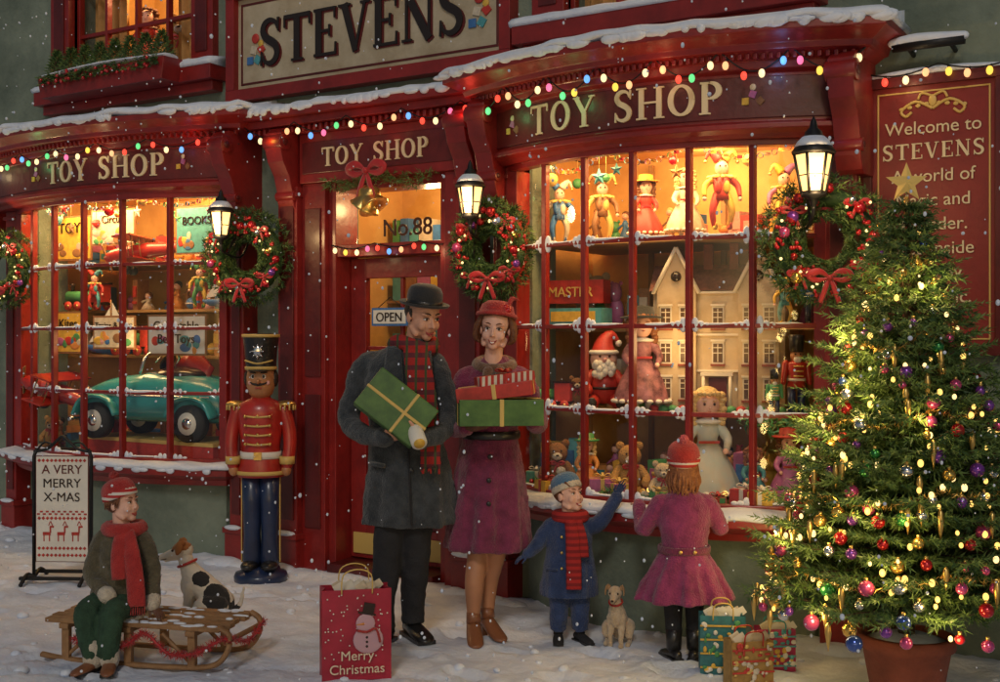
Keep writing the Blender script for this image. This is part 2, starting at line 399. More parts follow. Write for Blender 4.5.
mb.bx(-8,-7.75,.28,6,-.2,6.3,WALL);mb.bx(6.75,7,.28,6,-.2,6.3,WALL);mb.bx(-7.75,6.75,5.8,6,-.2,6.3,WALL)
mb.bx(-8.1,7.1,-.15,6.1,6.3,6.45,SNOW)
mb.obj('walls',SHOP,recalc=False)
mb=MB()
for b in(WL,WR):
    b.sweep(mb,[(-.2,-.15),(-.06,-.15),(-.06,Z0-.14),(-.2,Z0-.14)],WALL)
mb.obj('stall_risers',SHOP)
def lamp(name,loc,e,c=(1,.64,.28),r=.05,parent=None):
    l=bpy.data.lights.new(name,'POINT');l.energy=e;l.color=c;l.shadow_soft_size=r;o=bpy.data.objects.new(name,l);COL.objects.link(o);o.location=loc
    if parent:o.parent=parent
def bay_joinery(nm,W,F,cols,textx,tsize):
    mb=MB()
    W.sweep(mb,[(-.1,Z0-.14),(.02,Z0-.14),(.035,Z0-.10),(.09,Z0-.075),(.12,Z0-.06),(.12,Z0-.02),(.03,Z0),(-.06,Z0)],RED)
    W.sweep(mb,[(-.03,Z0+.001),(.03,Z0+.001),(.03,Z0+.045),(-.03,Z0+.045)],RED)
    W.sweep(mb,[(-.03,Z1-.05),(.032,Z1-.05),(.032,Z1+.02),(-.03,Z1+.02)],RED)
    rows=4;h=(Z1-.05-Z0-.045)/rows
    for r in range(1,rows):
        z=Z0+.045+h*r
        W.sweep(mb,[(-.012,z-.012),(.014,z-.012),(.014,z+.012),(-.012,z+.012)],RED)
    for c in range(cols+1):
        t=-1+2*c/cols;x,y=W.B(t,0);w=.07 if c in(0,cols) else .03
        mb.box((x,y,(Z0+Z1)/2),(w,.045 if w<.05 else .07,Z1-Z0-.02),RED)
    for sx in(-1,1):
        x=W.xc+sx*(W.hw);mb.box((x,-.03,(Z0+Z1)/2),(.06,.2,Z1-Z0-.01),RED)
    mb.obj(nm+'_window_frame',SHOP,bevel=.004)
    g=MB();p=W.path(-.004);v=[];
    for x,y in p:v+=[(x,y,Z0+.02),(x,y,Z1-.02)]
    g.add(v,[(2*i,2*i+2,2*i+3,2*i+1) for i in range(len(p)-1)],GLASS,True);g.obj(nm+'_window_glass',SHOP,recalc=False)
    mb=MB()
    F.sweep(mb,[(-.14,Z1-.02),(-.02,Z1-.02),(.0,Z1+.0),(.035,Z1+.02),(.035,Z1+.045),(.005,Z1+.06),(.012,Z1+.30),(.045,Z1+.315),(.05,Z1+.35),(.1,Z1+.385),(.12,Z1+.39),(.13,Z1+.42),(.2,Z1+.455),(.215,Z1+.46),(.215,Z1+.50),(-.14,Z1+.50)],RED)
    F.sweep(mb,[(.0,Z1+.075),(.0145,Z1+.075),(.0165,Z1+.285),(.0,Z1+.285)],DRED)
    for i in range(64):
        t=-.985+1.97*i/63;x,y=F.B(t,.085);mb.box((x,y,Z1+.366),(.02,.035,.03),RED)
    mb.obj(nm+'_fascia',SHOP,bevel=.004)
    lid=MB();n=28;ps=F.path(.2,n);vs=[]
    for x,y in ps:vs+=[(x,y,Z1+.503),(x,0.02,Z1+.62)]
    lid.add(vs,[(2*i,2*i+2,2*i+3,2*i+1) for i in range(len(ps)-1)],SNOW,True);lid.obj(nm+'_roof_snow',SHOP)
    sn=MB();F.sweep(sn,[(.05,Z1+.50),(.222,Z1+.498),(.236,Z1+.512),(.228,Z1+.53),(.19,Z1+.55),(.02,Z1+.57)],SNOW,True,n=120,lump=.035,seed=3)
    for i in range(70):
        t=R.uniform(-1,1);x,y=F.B(t,.215);sn.ell((x,y,Z1+.502),(R.uniform(.02,.08),.022,R.uniform(.01,.035)),SNOW,nu=10,nv=6)
    sn.obj(nm+'_cornice_snow',SHOP)
    sn=MB();W.sweep(sn,[(-.02,Z0+.0),(.12,Z0-.022),(.133,Z0-.01),(.115,Z0+.012),(.035,Z0+.03)],SNOW,True,n=80,lump=.025,seed=9)
    for i in range(24):
        t=R.uniform(-1,1);x,y=W.B(t,.12);sn.ell((x,y,Z0-.025),(R.uniform(.02,.06),.018,R.uniform(.01,.03)),SNOW,nu=10,nv=6)
    for c in range(cols):
        for r in range(4):
            z=Z0+.045+h*r+.012
            for sd in(-1,1):
                if R.random()<.2:continue
                t=-1+2*(c+.5)/cols+sd*(.80/cols)
                for q in range(3):
                    x,y=W.B(t-sd*.03*q,.004);sn.ell((x,y,z-.006),(.022,.011,R.uniform(.022,.05)*(1-.32*q)),SNOW,nu=10,nv=6)
            t=-1+2*(c+.5)/cols;x,y=W.B(t,.006);x2,y2=W.B(t+.1,.006)
            if R.random()<.75: sn.ell((x,y,z-.003),(W.hw/cols*R.uniform(.5,.9),.010,R.uniform(.005,.012)),SNOW,Matrix.Rotation(math.atan2(y2-y,x2-x),3,'Z'),nu=12,nv=6)
    sn.obj(nm+'_sill_snow',SHOP)
    lt=MB()
    def fn(x,z,d):
        t=(x-F.xc)/F.hw;xx,yy=F.B(t,.0);return V((x,yy-.0165-d,z))
    w=swidth('TOY SHOP',tsize,.14);serif(lt,'TOY SHOP',tsize,textx-w/2,Z1+.105,fn,CREAM,.008,.14)
    # small painted toy emblems either side of the lettering
    for ex in(textx-w/2-.16,textx+w/2+.14):
        for q in range(3):
            p=fn(ex+.035*(q-1),Z1+.16+.035*(q%2),.004);lt.box(p,(.035,.008,.035),TC[(q*3+2)%10],Matrix.Rotation(.4*q,3,'Y'))
        p=fn(ex,Z1+.23,.004);lt.ell(p,(.018,.006,.018),CREAM,nu=10,nv=6)
    lt.obj(nm+'_fascia_lettering',SHOP)
    d=MB();p=W.path(-.05)[1:-1]
    yb=.95
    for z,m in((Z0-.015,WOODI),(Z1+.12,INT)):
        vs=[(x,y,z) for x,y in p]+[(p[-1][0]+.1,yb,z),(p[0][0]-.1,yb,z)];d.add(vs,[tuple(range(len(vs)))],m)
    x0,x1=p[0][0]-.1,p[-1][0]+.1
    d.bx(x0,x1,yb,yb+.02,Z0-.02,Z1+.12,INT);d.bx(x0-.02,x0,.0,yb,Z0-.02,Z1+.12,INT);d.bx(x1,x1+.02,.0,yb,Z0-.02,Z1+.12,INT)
    d.obj(nm+'_display_box',SHOP)
    a=bpy.data.lights.new(nm+'_display_lamp','AREA');a.shape='RECTANGLE';a.size=W.hw*1.7;a.size_y=.3;a.energy=44*W.hw;a.color=(1,.62,.24)
    ao=bpy.data.objects.new(nm+'_display_lamp',a);COL.objects.link(ao);ao.location=(W.xc,-.14,Z1+.08);ao.rotation_euler=(rad(22),0,0);ao.parent=SHOP
    lamp(nm+'_ceiling_lamp',(W.xc,.62,Z1+.04),10*W.hw,(1,.60,.22),.06,SHOP)
    lamp(nm+'_shelf_lamp',(W.xc+.1,-.10,1.55),3.5*W.hw,(1,.62,.25),.10,SHOP)
bay_joinery('left',WL,FL,6,-2.13,.16)
bay_joinery('right',WR,FR,6,2.06,.165)
def pilaster(mb,x,w,z0,z1,y=-.1,cap=True):
    mb.bx(x-w/2,x+w/2,y,.02,z0,z1,RED)
    mb.bx(x-w/2+.025,x+w/2-.025,y-.012,y+.01,z0+.35,z1-.12,DRED)
    mb.bx(x-w/2-.02,x+w/2+.02,y-.03,.03,-.1,z0+.22,RED);mb.bx(x-w/2-.03,x+w/2+.03,y-.045,.03,z0+.22,z0+.26,RED)
    mb.bx(x-w/2-.012,x+w/2+.012,y-.02,.025,z1-.07,z1-.04,RED)
mb=MB();PILS=((-3.62,.13,-.14),(-1.08,.13,-.14),(-.62,.17,-.12),(.86,.17,-.12),(1.11,.10,-.14),(3.17,.16,-.17))
for x,w,y in PILS: pilaster(mb,x,w,0,Z1-.02,y)
for x,w,y in((-3.9,.11,-.1),(-1.03,.12,-.2),(1.09,.12,-.2),(3.23,.13,-.2),(-.62,.14,-.08),(.86,.14,-.08)):
    pr=[(0,Z1-.22),(.03,Z1-.2),(.06,Z1-.13),(.07,Z1-.05),(.10,Z1+.05),(.16,Z1+.14),(.19,Z1+.24),(.18,Z1+.33),(.12,Z1+.37),(0,Z1+.37)]
    rs=[[V((xx,y-o,z)) for o,z in pr]+[V((xx,.02,Z1+.37)),V((xx,.02,Z1-.22))] for xx in(x-w/2,x+w/2)]
    mb.rings(rs,RED,True,False)
    for zz,oo,r in((Z1+.27,.15,.055),(Z1-.08,.045,.035)):
        mb.tube([(x-w/2-.012,y-oo,zz),(x+w/2+.012,y-oo,zz)],r,RED,14);mb.tube([(x-w/2-.018,y-oo,zz),(x+w/2+.018,y-oo,zz)],r*.45,DRED,10)
mb.obj('pilasters',SHOP,bevel=.004)
sn=MB()
for x,w,y in PILS:
    sn.ell((x,y-.035,.262),(w*.6,.035,.018),SNOW,nu=12,nv=6)
    for k in range(3): sn.ell((x+R.uniform(-.12,.12),y-.07,.01),(R.uniform(.08,.16),R.uniform(.06,.1),R.uniform(.03,.06)),SNOW,nu=12,nv=8)
sn.obj('plinth_snow',SHOP)
mb=MB();yf=-.1
mb.bx(-.53,.77,yf,.02,Z1+.0,Z1+.33,RED);mb.bx(-.5,.74,yf-.008,yf+.002,Z1+.06,Z1+.27,DRED)
mb.bx(-.98,1.04,-.16,.02,Z1+.33,Z1+.38,RED);mb.bx(-.99,1.05,-.22,.02,Z1+.38,Z1+.43,RED);mb.bx(-1.0,1.06,-.28,.02,Z1+.43,Z1+.48,RED)
for i in range(40): mb.bx(-.93+i*.05,-.93+i*.05+.022,-.19,-.155,Z1+.335,Z1+.375,RED)
mb.obj('door_fascia',SHOP,bevel=.004)
lt=MB();w=swidth('TOY SHOP',.125,.12);serif(lt,'TOY SHOP',.125,.12-w/2,Z1+.10,lambda x,z,d:V((x,yf-.008-d,z)),CREAM,.008,.12);lt.obj('door_fascia_lettering',SHOP)
sn=MB()
rs=[]
for i in range(90):
    x=-1.02+2.09*i/89;q=.03*noise.noise(V((x*7,2,1)));rs.append([V((x,.02,Z1+.47)),V((x,-.28,Z1+.475)),V((x,-.292-abs(q)*.5,Z1+.49)),V((x,-.27,Z1+.515+q)),V((x,-.12,Z1+.545+q)),V((x,.02,Z1+.58+q))])
sn.rings(rs,SNOW,True,True)
for i in range(26): sn.ell((R.uniform(-1,1.05),-.285,Z1+.475),(R.uniform(.02,.07),.018,R.uniform(.012,.04)),SNOW,nu=10,nv=6)
sn.obj('door_cornice_snow',SHOP)
mb=MB()
fx0,fx1=-.33,.65;dy=.12
mb.bx(-.535,-.33,-.07,.0,-.1,Z1,RED);mb.bx(.65,.775,-.07,.0,-.1,Z1,RED)
mb.bx(-.50,-.365,-.082,-.06,.3,1.2,DRED);mb.bx(-.50,-.365,-.082,-.06,1.32,2.45,DRED)
mb.bx(fx0,fx0+.06,-.03,.2,-.1,Z1-.0,RED);mb.bx(fx1-.06,fx1,-.03,.2,-.1,Z1,RED)
mb.bx(fx0+.06,fx1-.06,-.02,.2,2.12,2.20,RED);mb.bx(fx0+.06,fx1-.06,-.02,.2,Z1-.06,Z1,RED)
mb.bx(fx0+.06,fx1-.06,-.12,.3,-.1,.09,DRED)
a,b=fx0+.065,fx1-.065
mb.bx(a,a+.13,dy,dy+.05,.1,2.115,RED);mb.bx(b-.13,b,dy,dy+.05,.1,2.115,RED)
for z0,z1 in((.1,.32),(.92,1.06),(1.98,2.115)): mb.bx(a+.13,b-.13,dy,dy+.05,z0,z1,RED)
mb.bx(a+.13,b-.13,dy+.02,dy+.04,.32,.92,DRED);mb.bx(a+.18,b-.18,dy+.005,dy+.03,.38,.86,RED)
mb.bx(a+.03,b-.03,dy-.012,dy+.004,.13,.27,GOLDP)
cx=(a+b)/2
mb.bx(cx-.012,cx+.012,dy+.012,dy+.042,1.06,1.98,RED);mb.bx(a+.13,b-.13,dy+.014,dy+.04,1.5,1.525,RED)
mb.ell((b-.065,dy-.03,1.02),(.028,.028,.028),GOLD);mb.box((b-.065,dy-.006,1.02),(.045,.012,.16),GOLD)
mb.obj('door',SHOP,bevel=.004)
g=MB();g.add([(a+.12,dy+.03,1.05),(b-.12,dy+.03,1.05),(b-.12,dy+.03,1.99),(a+.12,dy+.03,1.99)],[(0,1,2,3)],GLASS)
g.add([(fx0+.06,.08,2.2),(fx1-.06,.08,2.2),(fx1-.06,.08,Z1-.06),(fx0+.06,.08,Z1-.06)],[(0,1,2,3)],GLASS);g.obj('door_glass',SHOP,recalc=False)
mb=MB();mb.bx(-.5,.85,1.0,1.02,-.1,2.9,INT);mb.bx(-.52,-.5,.28,1.0,-.1,2.9,INT);mb.bx(.83,.85,.28,1.0,-.1,2.9,INT);mb.bx(-.5,.83,.28,1,2.88,2.9,INT);mb.bx(-.5,.83,.28,1,-.1,-.08,WOODI)
for z in(1.15,1.5,1.85,2.2):
    mb.bx(-.45,.8,.75,1.0,z-.02,z,WOODI);x=-.42
    while x<.72:
        w=R.uniform(.06,.13);h=R.uniform(.1,.28);mb.bx(x,x+w,.78,.93,z,z+h,R.choice(TC));x+=w+.01
mb.obj('hall_interior',SHOP)
text('house_number','No.88',.16,(.26,.06,2.25),mat('number_brown',(.06,.015,.006),.5),SHOP,off=.001)
sg=empty('open_sign',(.1,.085,1.72));mb=MB();mb.box((0,0,0),(.3,.012,.12),TC[1]);mb.box((0,-.004,0),(.27,.012,.09),WHITE);mb.tube([(-.1,0,.06),(0,0,.13),(.1,0,.06)],.003,IRON,6);mb.obj('board',sg);text('word','OPEN',.085,(0,-.012,-.03),EYEB,sg)
lamp('hall_lamp',(.15,.5,2.5),14,parent=SHOP)
def upwin(nm,x0,x1,z0,z1,cols,rows):
    mb=MB();y=-.06
    mb.bx(x0-.22,x0,y,.03,z0-.02,z1+.2,RED);mb.bx(x1,x1+.22,y,.03,z0-.02,z1+.2,RED)
    mb.bx(x0-.17,x0-.05,y-.012,y+.002,z0+.1,z1,DRED);mb.bx(x1+.05,x1+.17,y-.012,y+.002,z0+.1,z1,DRED)
    mb.bx(x0-.3,x1+.3,y-.1,.03,z0-.13,z0-.02,RED);mb.bx(x0-.26,x1+.26,y-.04,.03,z0-.2,z0-.13,RED)
    for i in range(cols+1):
        x=x0+(x1-x0)*i/cols;w=.06 if i in(0,cols) else .028;mb.box((x,.05,(z0+z1)/2),(w,.05,z1-z0),RED)
    for j in range(rows+1):
        z=z0+(z1-z0)*j/rows;mb.box(((x0+x1)/2,.052,z),(x1-x0,.045,.03 if j else .06),RED)
    mb.obj(nm+'_window_frame',SHOP,bevel=.004)
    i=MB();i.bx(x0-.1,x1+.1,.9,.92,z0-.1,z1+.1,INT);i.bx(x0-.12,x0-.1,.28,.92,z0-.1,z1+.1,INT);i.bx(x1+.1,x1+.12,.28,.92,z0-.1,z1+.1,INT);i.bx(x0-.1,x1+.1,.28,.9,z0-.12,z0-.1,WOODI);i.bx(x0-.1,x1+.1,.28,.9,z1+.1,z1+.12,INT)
    cu=mat('gold_curtain',(.45,.24,.08),.8,var=.3)
    for sd in(0,1):
        pts=[];W_=(x1-x0)*.3
        for k in range(40):
            t=k/39;xx=(x0+t*W_) if sd==0 else (x1-W_+t*W_);pts.append((xx,.2+.03*sin(t*30)))
        vs=[]
        for p in pts:vs+=[(p[0],p[1],z0),(p[0],p[1],z1)]
        i.add(vs,[(2*k,2*k+2,2*k+3,2*k+1) for k in range(39)],cu,True)
    x=x0
    while x<x1-.1:
        w=R.uniform(.08,.16);i.bx(x,x+w,.4,.5,z0-.08,z0+R.uniform(.15,.45),R.choice(TC));x+=w+R.uniform(0,.08)
    i.obj(nm+'_room',SHOP)
    s_=MB();rs=[]
    for k in range(40):
        x=x0-.31+(x1-x0+.62)*k/39;q=.02*noise.noise(V((x*6,5,1)));rs.append([V((x,.0,z0-.03)),V((x,y-.11,z0-.025)),V((x,y-.12,z0-.0)),V((x,y-.08,z0+.03+q)),V((x,0,z0+.05+q))])
    s_.rings(rs,SNOW);s_.obj(nm+'_sill_snow',SHOP)
    lamp(nm+'_room_lamp',((x0+x1)/2,.35,z0+.9),22,parent=SHOP)
upwin('upper_left',-3.0,-1.62,3.55,5.2,4,4);upwin('upper_right',1.5,2.75,3.45,5.2,4,4)
# ------------------------------------------------------------------ shop name sign
SG=empty('shop_name_sign');mb=MB()
x0,x1,z0,z1=-1.18,1.1,3.3,3.98
STN=mat('sign_parchment',(.36,.29,.19),.7,c2=(.52,.45,.33),vs=4,bump=.3)
mb.bx(x0,x1,-.05,.01,z0,z1,STN)
for q in((x0-.05,x1+.05,z1-.02,z1+.06),(x0-.05,x1+.05,z0-.06,z0+.02)): mb.bx(q[0],q[1],-.1,.01,q[2],q[3],RED)
for q in((x0-.05,x0+.03),(x1-.03,x1+.05)): mb.bx(q[0],q[1],-.098,.01,z0+.021,z1-.021,RED)
for q in((x0+.06,x1-.06,z1-.07,z1-.055),(x0+.06,x1-.06,z0+.055,z0+.07)): mb.bx(q[0],q[1],-.056,-.04,q[2],q[3],DRED)
for q in((x0+.06,x0+.075),(x1-.075,x1-.06)): mb.bx(q[0],q[1],-.056,-.04,z0+.07,z1-.07,DRED)
for sx in(x0+.2,x1-.2):
    for k in range(4): mb.box((sx-.05+.035*k,-.055,z0+.22+.07*(k%2)),(.055,.012,.055),TC[(k*3+1)%10],Matrix.Rotation(.3*k,3,'Y'))
    mb.ell((sx,-.056,z0+.37),(.035,.01,.035),TC[0]);mb.ell((sx+.05,-.056,z0+.33),(.025,.01,.025),TC[2])
mb.obj('board',SG,bevel=.004)
lt=MB();nw=.92;w=swidth('STEVENS',.32,.08,nw);serif(lt,'STEVENS',.32,-.07-w/2,3.47,lambda x,z,d:V((x,-.052-d,z)),mat('black_lettering',(.02,.012,.01),.4),.014,.08,nw)
serif(lt,'STEVENS',.32,-.07-w/2+.012,3.46,lambda x,z,d:V((x,-.052-d*.5,z)),DRED,.012,.08,nw);lt.obj('lettering',SG)
# ------------------------------------------------------------------ welcome sign
WS=empty('welcome_sign');mb=MB();x0,x1,z0,z1=3.27,3.9,1.53,2.86
mb.bx(x0,x1,-.035,.01,z0,z1,mat('sign_red',(.17,.014,.012),.5,c2=(.26,.022,.018),vs=4,bump=.2))
for q in((x0-.03,x1+.03,z1-.02,z1+.03),(x0-.03,x1+.03,z0-.03,z0+.02)): mb.bx(q[0],q[1],-.06,.01,q[2],q[3],DRED)
for q in((x0-.03,x0+.02),(x1-.02,x1+.03)): mb.bx(q[0],q[1],-.058,.01,z0+.021,z1-.021,DRED)
for q in((x0+.045,x1-.045,z1-.055,z1-.047),(x0+.045,x1-.045,z0+.047,z0+.055)): mb.bx(q[0],q[1],-.04,-.03,q[2],q[3],GOLDP)
for q in((x0+.045,x0+.053),(x1-.053,x1-.045)): mb.bx(q[0],q[1],-.04,-.03,z0+.055,z1-.055,GOLDP)
cx=(x0+x1)/2
for sd in(-1,1):
    mb.tube([(cx,-.04,2.72),(cx+sd*.08,-.04,2.76),(cx+sd*.15,-.04,2.72),(cx+sd*.13,-.04,2.69),(cx+sd*.10,-.04,2.71)],.008,GOLDP,6,sm=4)
    mb.tube([(cx,-.04,2.78),(cx+sd*.05,-.04,2.80),(cx+sd*.07,-.04,2.77)],.007,GOLDP,6,sm=4)
    for k in range(4): mb.ell((cx+sd*(.03+.04*k),-.04,2.745-.006*k),(.014,.004,.01),GOLDP,nu=8,nv=6)
mb.ell((cx,-.04,2.76),(.02,.008,.03),GOLDP)
mb.obj('board',WS,bevel=.003)
for s_,z in(('Welcome to',2.60),('A world of',2.36),('Magic and',2.24),('Wonder.',2.12),('Step inside',2.00),('& enjoy',1.88),('the Magic.',1.76)): text('words',s_,.09,(cx,-.04,z),CREAM,WS)
lt=MB();w=swidth('STEVENS',.078,.14);serif(lt,'STEVENS',.078,cx-w/2,2.475,lambda x,z,d:V((x,-.036-d,z)),CREAM,.006,.14);lt.obj('lettering',WS)
mb=MB();mb.tube([(cx-.1,0,3.0),(cx-.1,-.12,3.02)],.012,IRON);mb.tube([(cx+.1,0,3.0),(cx+.1,-.12,3.02)],.012,IRON);mb.tube([(cx-.17,-.13,3.02),(cx+.17,-.13,3.02)],.024,IRON,12);mb.tube([(cx-.17,-.135,3.04),(cx-.05,-.13,3.052),(cx+.17,-.13,3.04)],[.022,.026,.02],SNOW,10,cap=2,sm=4);
mb.tube([(x0-.03,-.03,z1+.035),(cx,-.03,z1+.05),(x1+.03,-.03,z1+.035)],[(.03,.015),(.035,.022),(.03,.015)],SNOW,10,sm=6);mb.obj('sign_lamp_bar',WS)

# ------------------------------------------------------------------ foliage
def needle(mb,p,d,L,w,m):
    sd=d.cross(V((R.uniform(-1,1),R.uniform(-1,1),R.uniform(-1,1))))
    if sd.length<1e-4:return
    sd.normalize();mb.add([p-sd*w,p+sd*w,p+d*L],[(0,1,2)],m)
def sprig(mb,p,d,L,m,n=14,nl=.04,w=.0032):
    d=d.normalized()
    a=d.cross(V((.1,.2,1)));a.normalize();b=d.cross(a)
    for i in range(n):
        t=i/n;q=p+d*L*t;an=i*2.4
        nd=(d*.75+(a*cos(an)+b*sin(an))*.75).normalized()
        needle(mb,q,nd,nl*(1-.35*t)*R.uniform(.8,1.2),w,m)
    needle(mb,p+d*L*.9,d,nl,w,m)
def bow(mb,c,s,m,T=None):
    c=V(c)
    for sd in(-1,1):
        mb.tube([c,c+V((sd*.5*s,-.08*s,.3*s)),c+V((sd*.95*s,-.05*s,.12*s)),c+V((sd*.6*s,.0,-.12*s)),c],[(.05*s,.05*s),(.16*s,.03*s),(.2*s,.05*s),(.14*s,.03*s),(.05*s,.05*s)],m,8,up=(0,1,0),sm=4)
        mb.tube([c,c+V((sd*.2*s,-.05*s,-.5*s)),c+V((sd*.45*s,-.03*s,-1.2*s))],[(.06*s,.02*s),(.13*s,.02*s),(.12*s,.015*s)],m,6,up=(0,1,0),sm=4)
    mb.ell(c+V((0,-.08*s,0)),(.14*s,.12*s,.14*s),m)
def wreath(loc,rr,rz=.3,sx=1.0,bz=-1):
    P=empty('christmas_wreath',loc,rz);mb=MB()
    for i in range(900):
        a=R.uniform(0,2*pi);b=R.uniform(0,2*pi);r0=rr*.70;th=rr*.26
        c=V((cos(a)*(r0+cos(b)*th)*sx,sin(b)*th*.8,sin(a)*(r0+cos(b)*th)))
        d=V((-sin(a),0,cos(a)))*R.choice((-1,1))*.8+V((cos(a)*cos(b),sin(b),sin(a)*cos(b)))*.9
        if c.y<.05 : sprig(mb,c,d,.05,NEED if R.random()<.6 else NEED2,7,.036,.004)
    mb.tube([(cos(2*pi*i/24)*rr*.70*sx,0,sin(2*pi*i/24)*rr*.70) for i in range(25)],rr*.16,NEED,8,cap=0)
    mb.obj('greenery',P,recalc=False)
    o=MB()
    for i in range(34):
        a=R.uniform(0,2*pi);r=rr*R.uniform(.48,.95);y=-rr*.24*R.uniform(.8,1.15)
        c=(cos(a)*r*sx,y,sin(a)*r)
        for k in range(3): o.ell((c[0]+R.uniform(-.015,.015),c[1]-.005,c[2]+R.uniform(-.015,.015)),.0105,BERRY,nu=8,nv=6)
    for i in range(18):
        a=2*pi*i/18+R.uniform(-.2,.2);r=rr*R.uniform(.6,.86);o.ell((cos(a)*r*sx,-rr*.27,sin(a)*r),R.uniform(.018,.032),BAUB[i%5] if i%2 else BAUB[0],nu=12,nv=8)
    for i in range(18):
        a=R.uniform(0,2*pi);r=rr*R.uniform(.55,.9);o.ell((cos(a)*r*sx,-rr*.29,sin(a)*r),.0075,BW2,nu=8,nv=6)
    for i in range(4):
        a=2*pi*i/4+.9;bow(o,(cos(a)*rr*.72*sx,-rr*.28,sin(a)*rr*.72),.06,RIB)
    bow(o,(0,-rr*.34,rr*.62*bz),.10,RIB)
    o.obj('ornaments',P)
def lantern(loc,s=1,rz=.3,ylen=.2):
    P=empty('wall_lantern',loc,rz);mb=MB()
    zt=.22*s
    mb.lathe([(.045*s,0),(.075*s,zt*.75)],LGLASS,seg=6,smooth=False)
    for i in range(6):
        a=2*pi*i/6;mb.tube([(.047*s*cos(a),.047*s*sin(a),0),(.078*s*cos(a),.078*s*sin(a),zt*.75)],.0065*s,IRON,5)
    for zz,rr_ in((.33,.056),(.02,.048),(.72,.077)): mb.lathe([(rr_*s+.002,zt*zz),(rr_*s+.006,zt*zz+.004),(rr_*s+.002,zt*zz+.008)],IRON,seg=6)
    mb.lathe([(.0,-.06*s),(.012*s,-.05*s),(.02*s,-.02*s),(.05*s,-.01*s),(.052*s,.006*s)],IRON,seg=12)
    mb.lathe([(.088*s,zt*.74),(.09*s,zt*.78),(.07*s,zt*.9),(.04*s,zt*1.05),(.035*s,zt*1.15),(.018*s,zt*1.22),(.012*s,zt*1.35),(.0,zt*1.45)],IRON,seg=12)
    mb.lathe([(.079*s,zt*.87),(.066*s,zt*.965),(.045*s,zt*1.06)],SNOW,seg=12)
    mb.tube([(0,0,-.05*s),(0,.04,-.1*s),(.0,ylen*.7,-.12*s),(0,ylen,-.02)],.008*s,IRON,8,sm=4)
    mb.tube([(0,ylen*.25,-.1*s),(0,ylen*.5,-.0*s),(0,ylen,.06)],.006*s,IRON,8,sm=4)
    mb.obj('lantern_body',P)
    lamp('flame',(0,-.13*s,.05),7,r=.05,parent=P)
wreath((-3.42,-.36,2.12),.30);lantern((-3.42,-.50,2.28),.85)
wreath((-.87,-.25,2.13),.31);lantern((-.86,-.50,2.25),1.0,ylen=.38)
wreath((1.14,-.28,2.10),.28,.3,.82);lantern((1.15,-.52,2.28),1.0,ylen=.40)
wreath((3.17,-.42,2.06),.30,.5);lantern((3.19,-.66,2.26),1.15,.5,ylen=.35)

P=empty('christmas_bells',(.17,-.22,2.57));mb=MB()
for sd in(-1,1):
    rot=Matrix.Rotation(sd*.6,3,'Y')@Matrix.Scale(1.2,3)
    mb.lathe([(.0,.0),(.03,-.005),(.045,-.03),(.055,-.08),(.075,-.12),(.085,-.13),(.078,-.132),(.0,-.1)],GOLD,(sd*.05,0,-.03),20,rot)
    mb.ell(V((sd*.05,0,-.03))+rot@V((0,0,-.135)),.02,GOLD)
bow(mb,(0,-.03,.07),.15,RIB);mb.obj('bells_and_bow',P)
P=empty('pine_garland',(.0,0,0));mb=MB()
for i in range(160):
    x=R.uniform(-.28,.6);z=2.57+.05*abs(sin((x+.1)*6))+R.uniform(-.025,.025);sprig(mb,V((x,-.1,z)),V((R.uniform(-1,1),-.4,R.uniform(-.8,.5))),.05,NEED2,6,.032,.0035)
mb.obj('garland_needles',P,recalc=False)

P=empty('string_lights');mb=MB()
def bulbline(fn,n,per=6,sag=.05,sz=.0165):
    pts=[];last=None
    for i in range(n*per+1):
        t=i/(n*per);p=V(fn(t));p.z-=sag*abs(sin(pi*t*n/4));pts.append(p)
        if i%per==per//2:
            c=R.choice([b for b in BULB if b is not last]);last=c;q=p+V((R.uniform(-.012,.012),-.014,R.uniform(-.034,-.022)))
            mb.ell(q,(sz,sz,sz*1.35),c,nu=10,nv=6);mb.tube([p,q+V((0,0,.02))],.007,IRON,5)
            if (i//per)%7==2: lamp('bulb_glow',q+V((0,-.06,-.02)),.30,tuple(c.node_tree.nodes['Principled BSDF'].inputs['Emission Color'].default_value)[:3],.03,P)
    mb.tube(pts,.004,IRON,4)
bulbline(lambda t:(*FL.B(-1+2*t,.07),Z1+.36),26,sag=.07)
bulbline(lambda t:(*FR.B(-1+2*t,.10),Z1+.40),28,sag=.11)
bulbline(lambda t:(-.9+1.9*t,-.24,Z1+.39),17,sag=.08)
bulbline(lambda t:(-.3+.92*t,-.04,2.20),10,sag=.03,sz=.015)
bulbline(lambda t:(3.22+.7*t,-.08,2.93),7,sag=.04)
mb.obj('wire_and_bulbs',P)

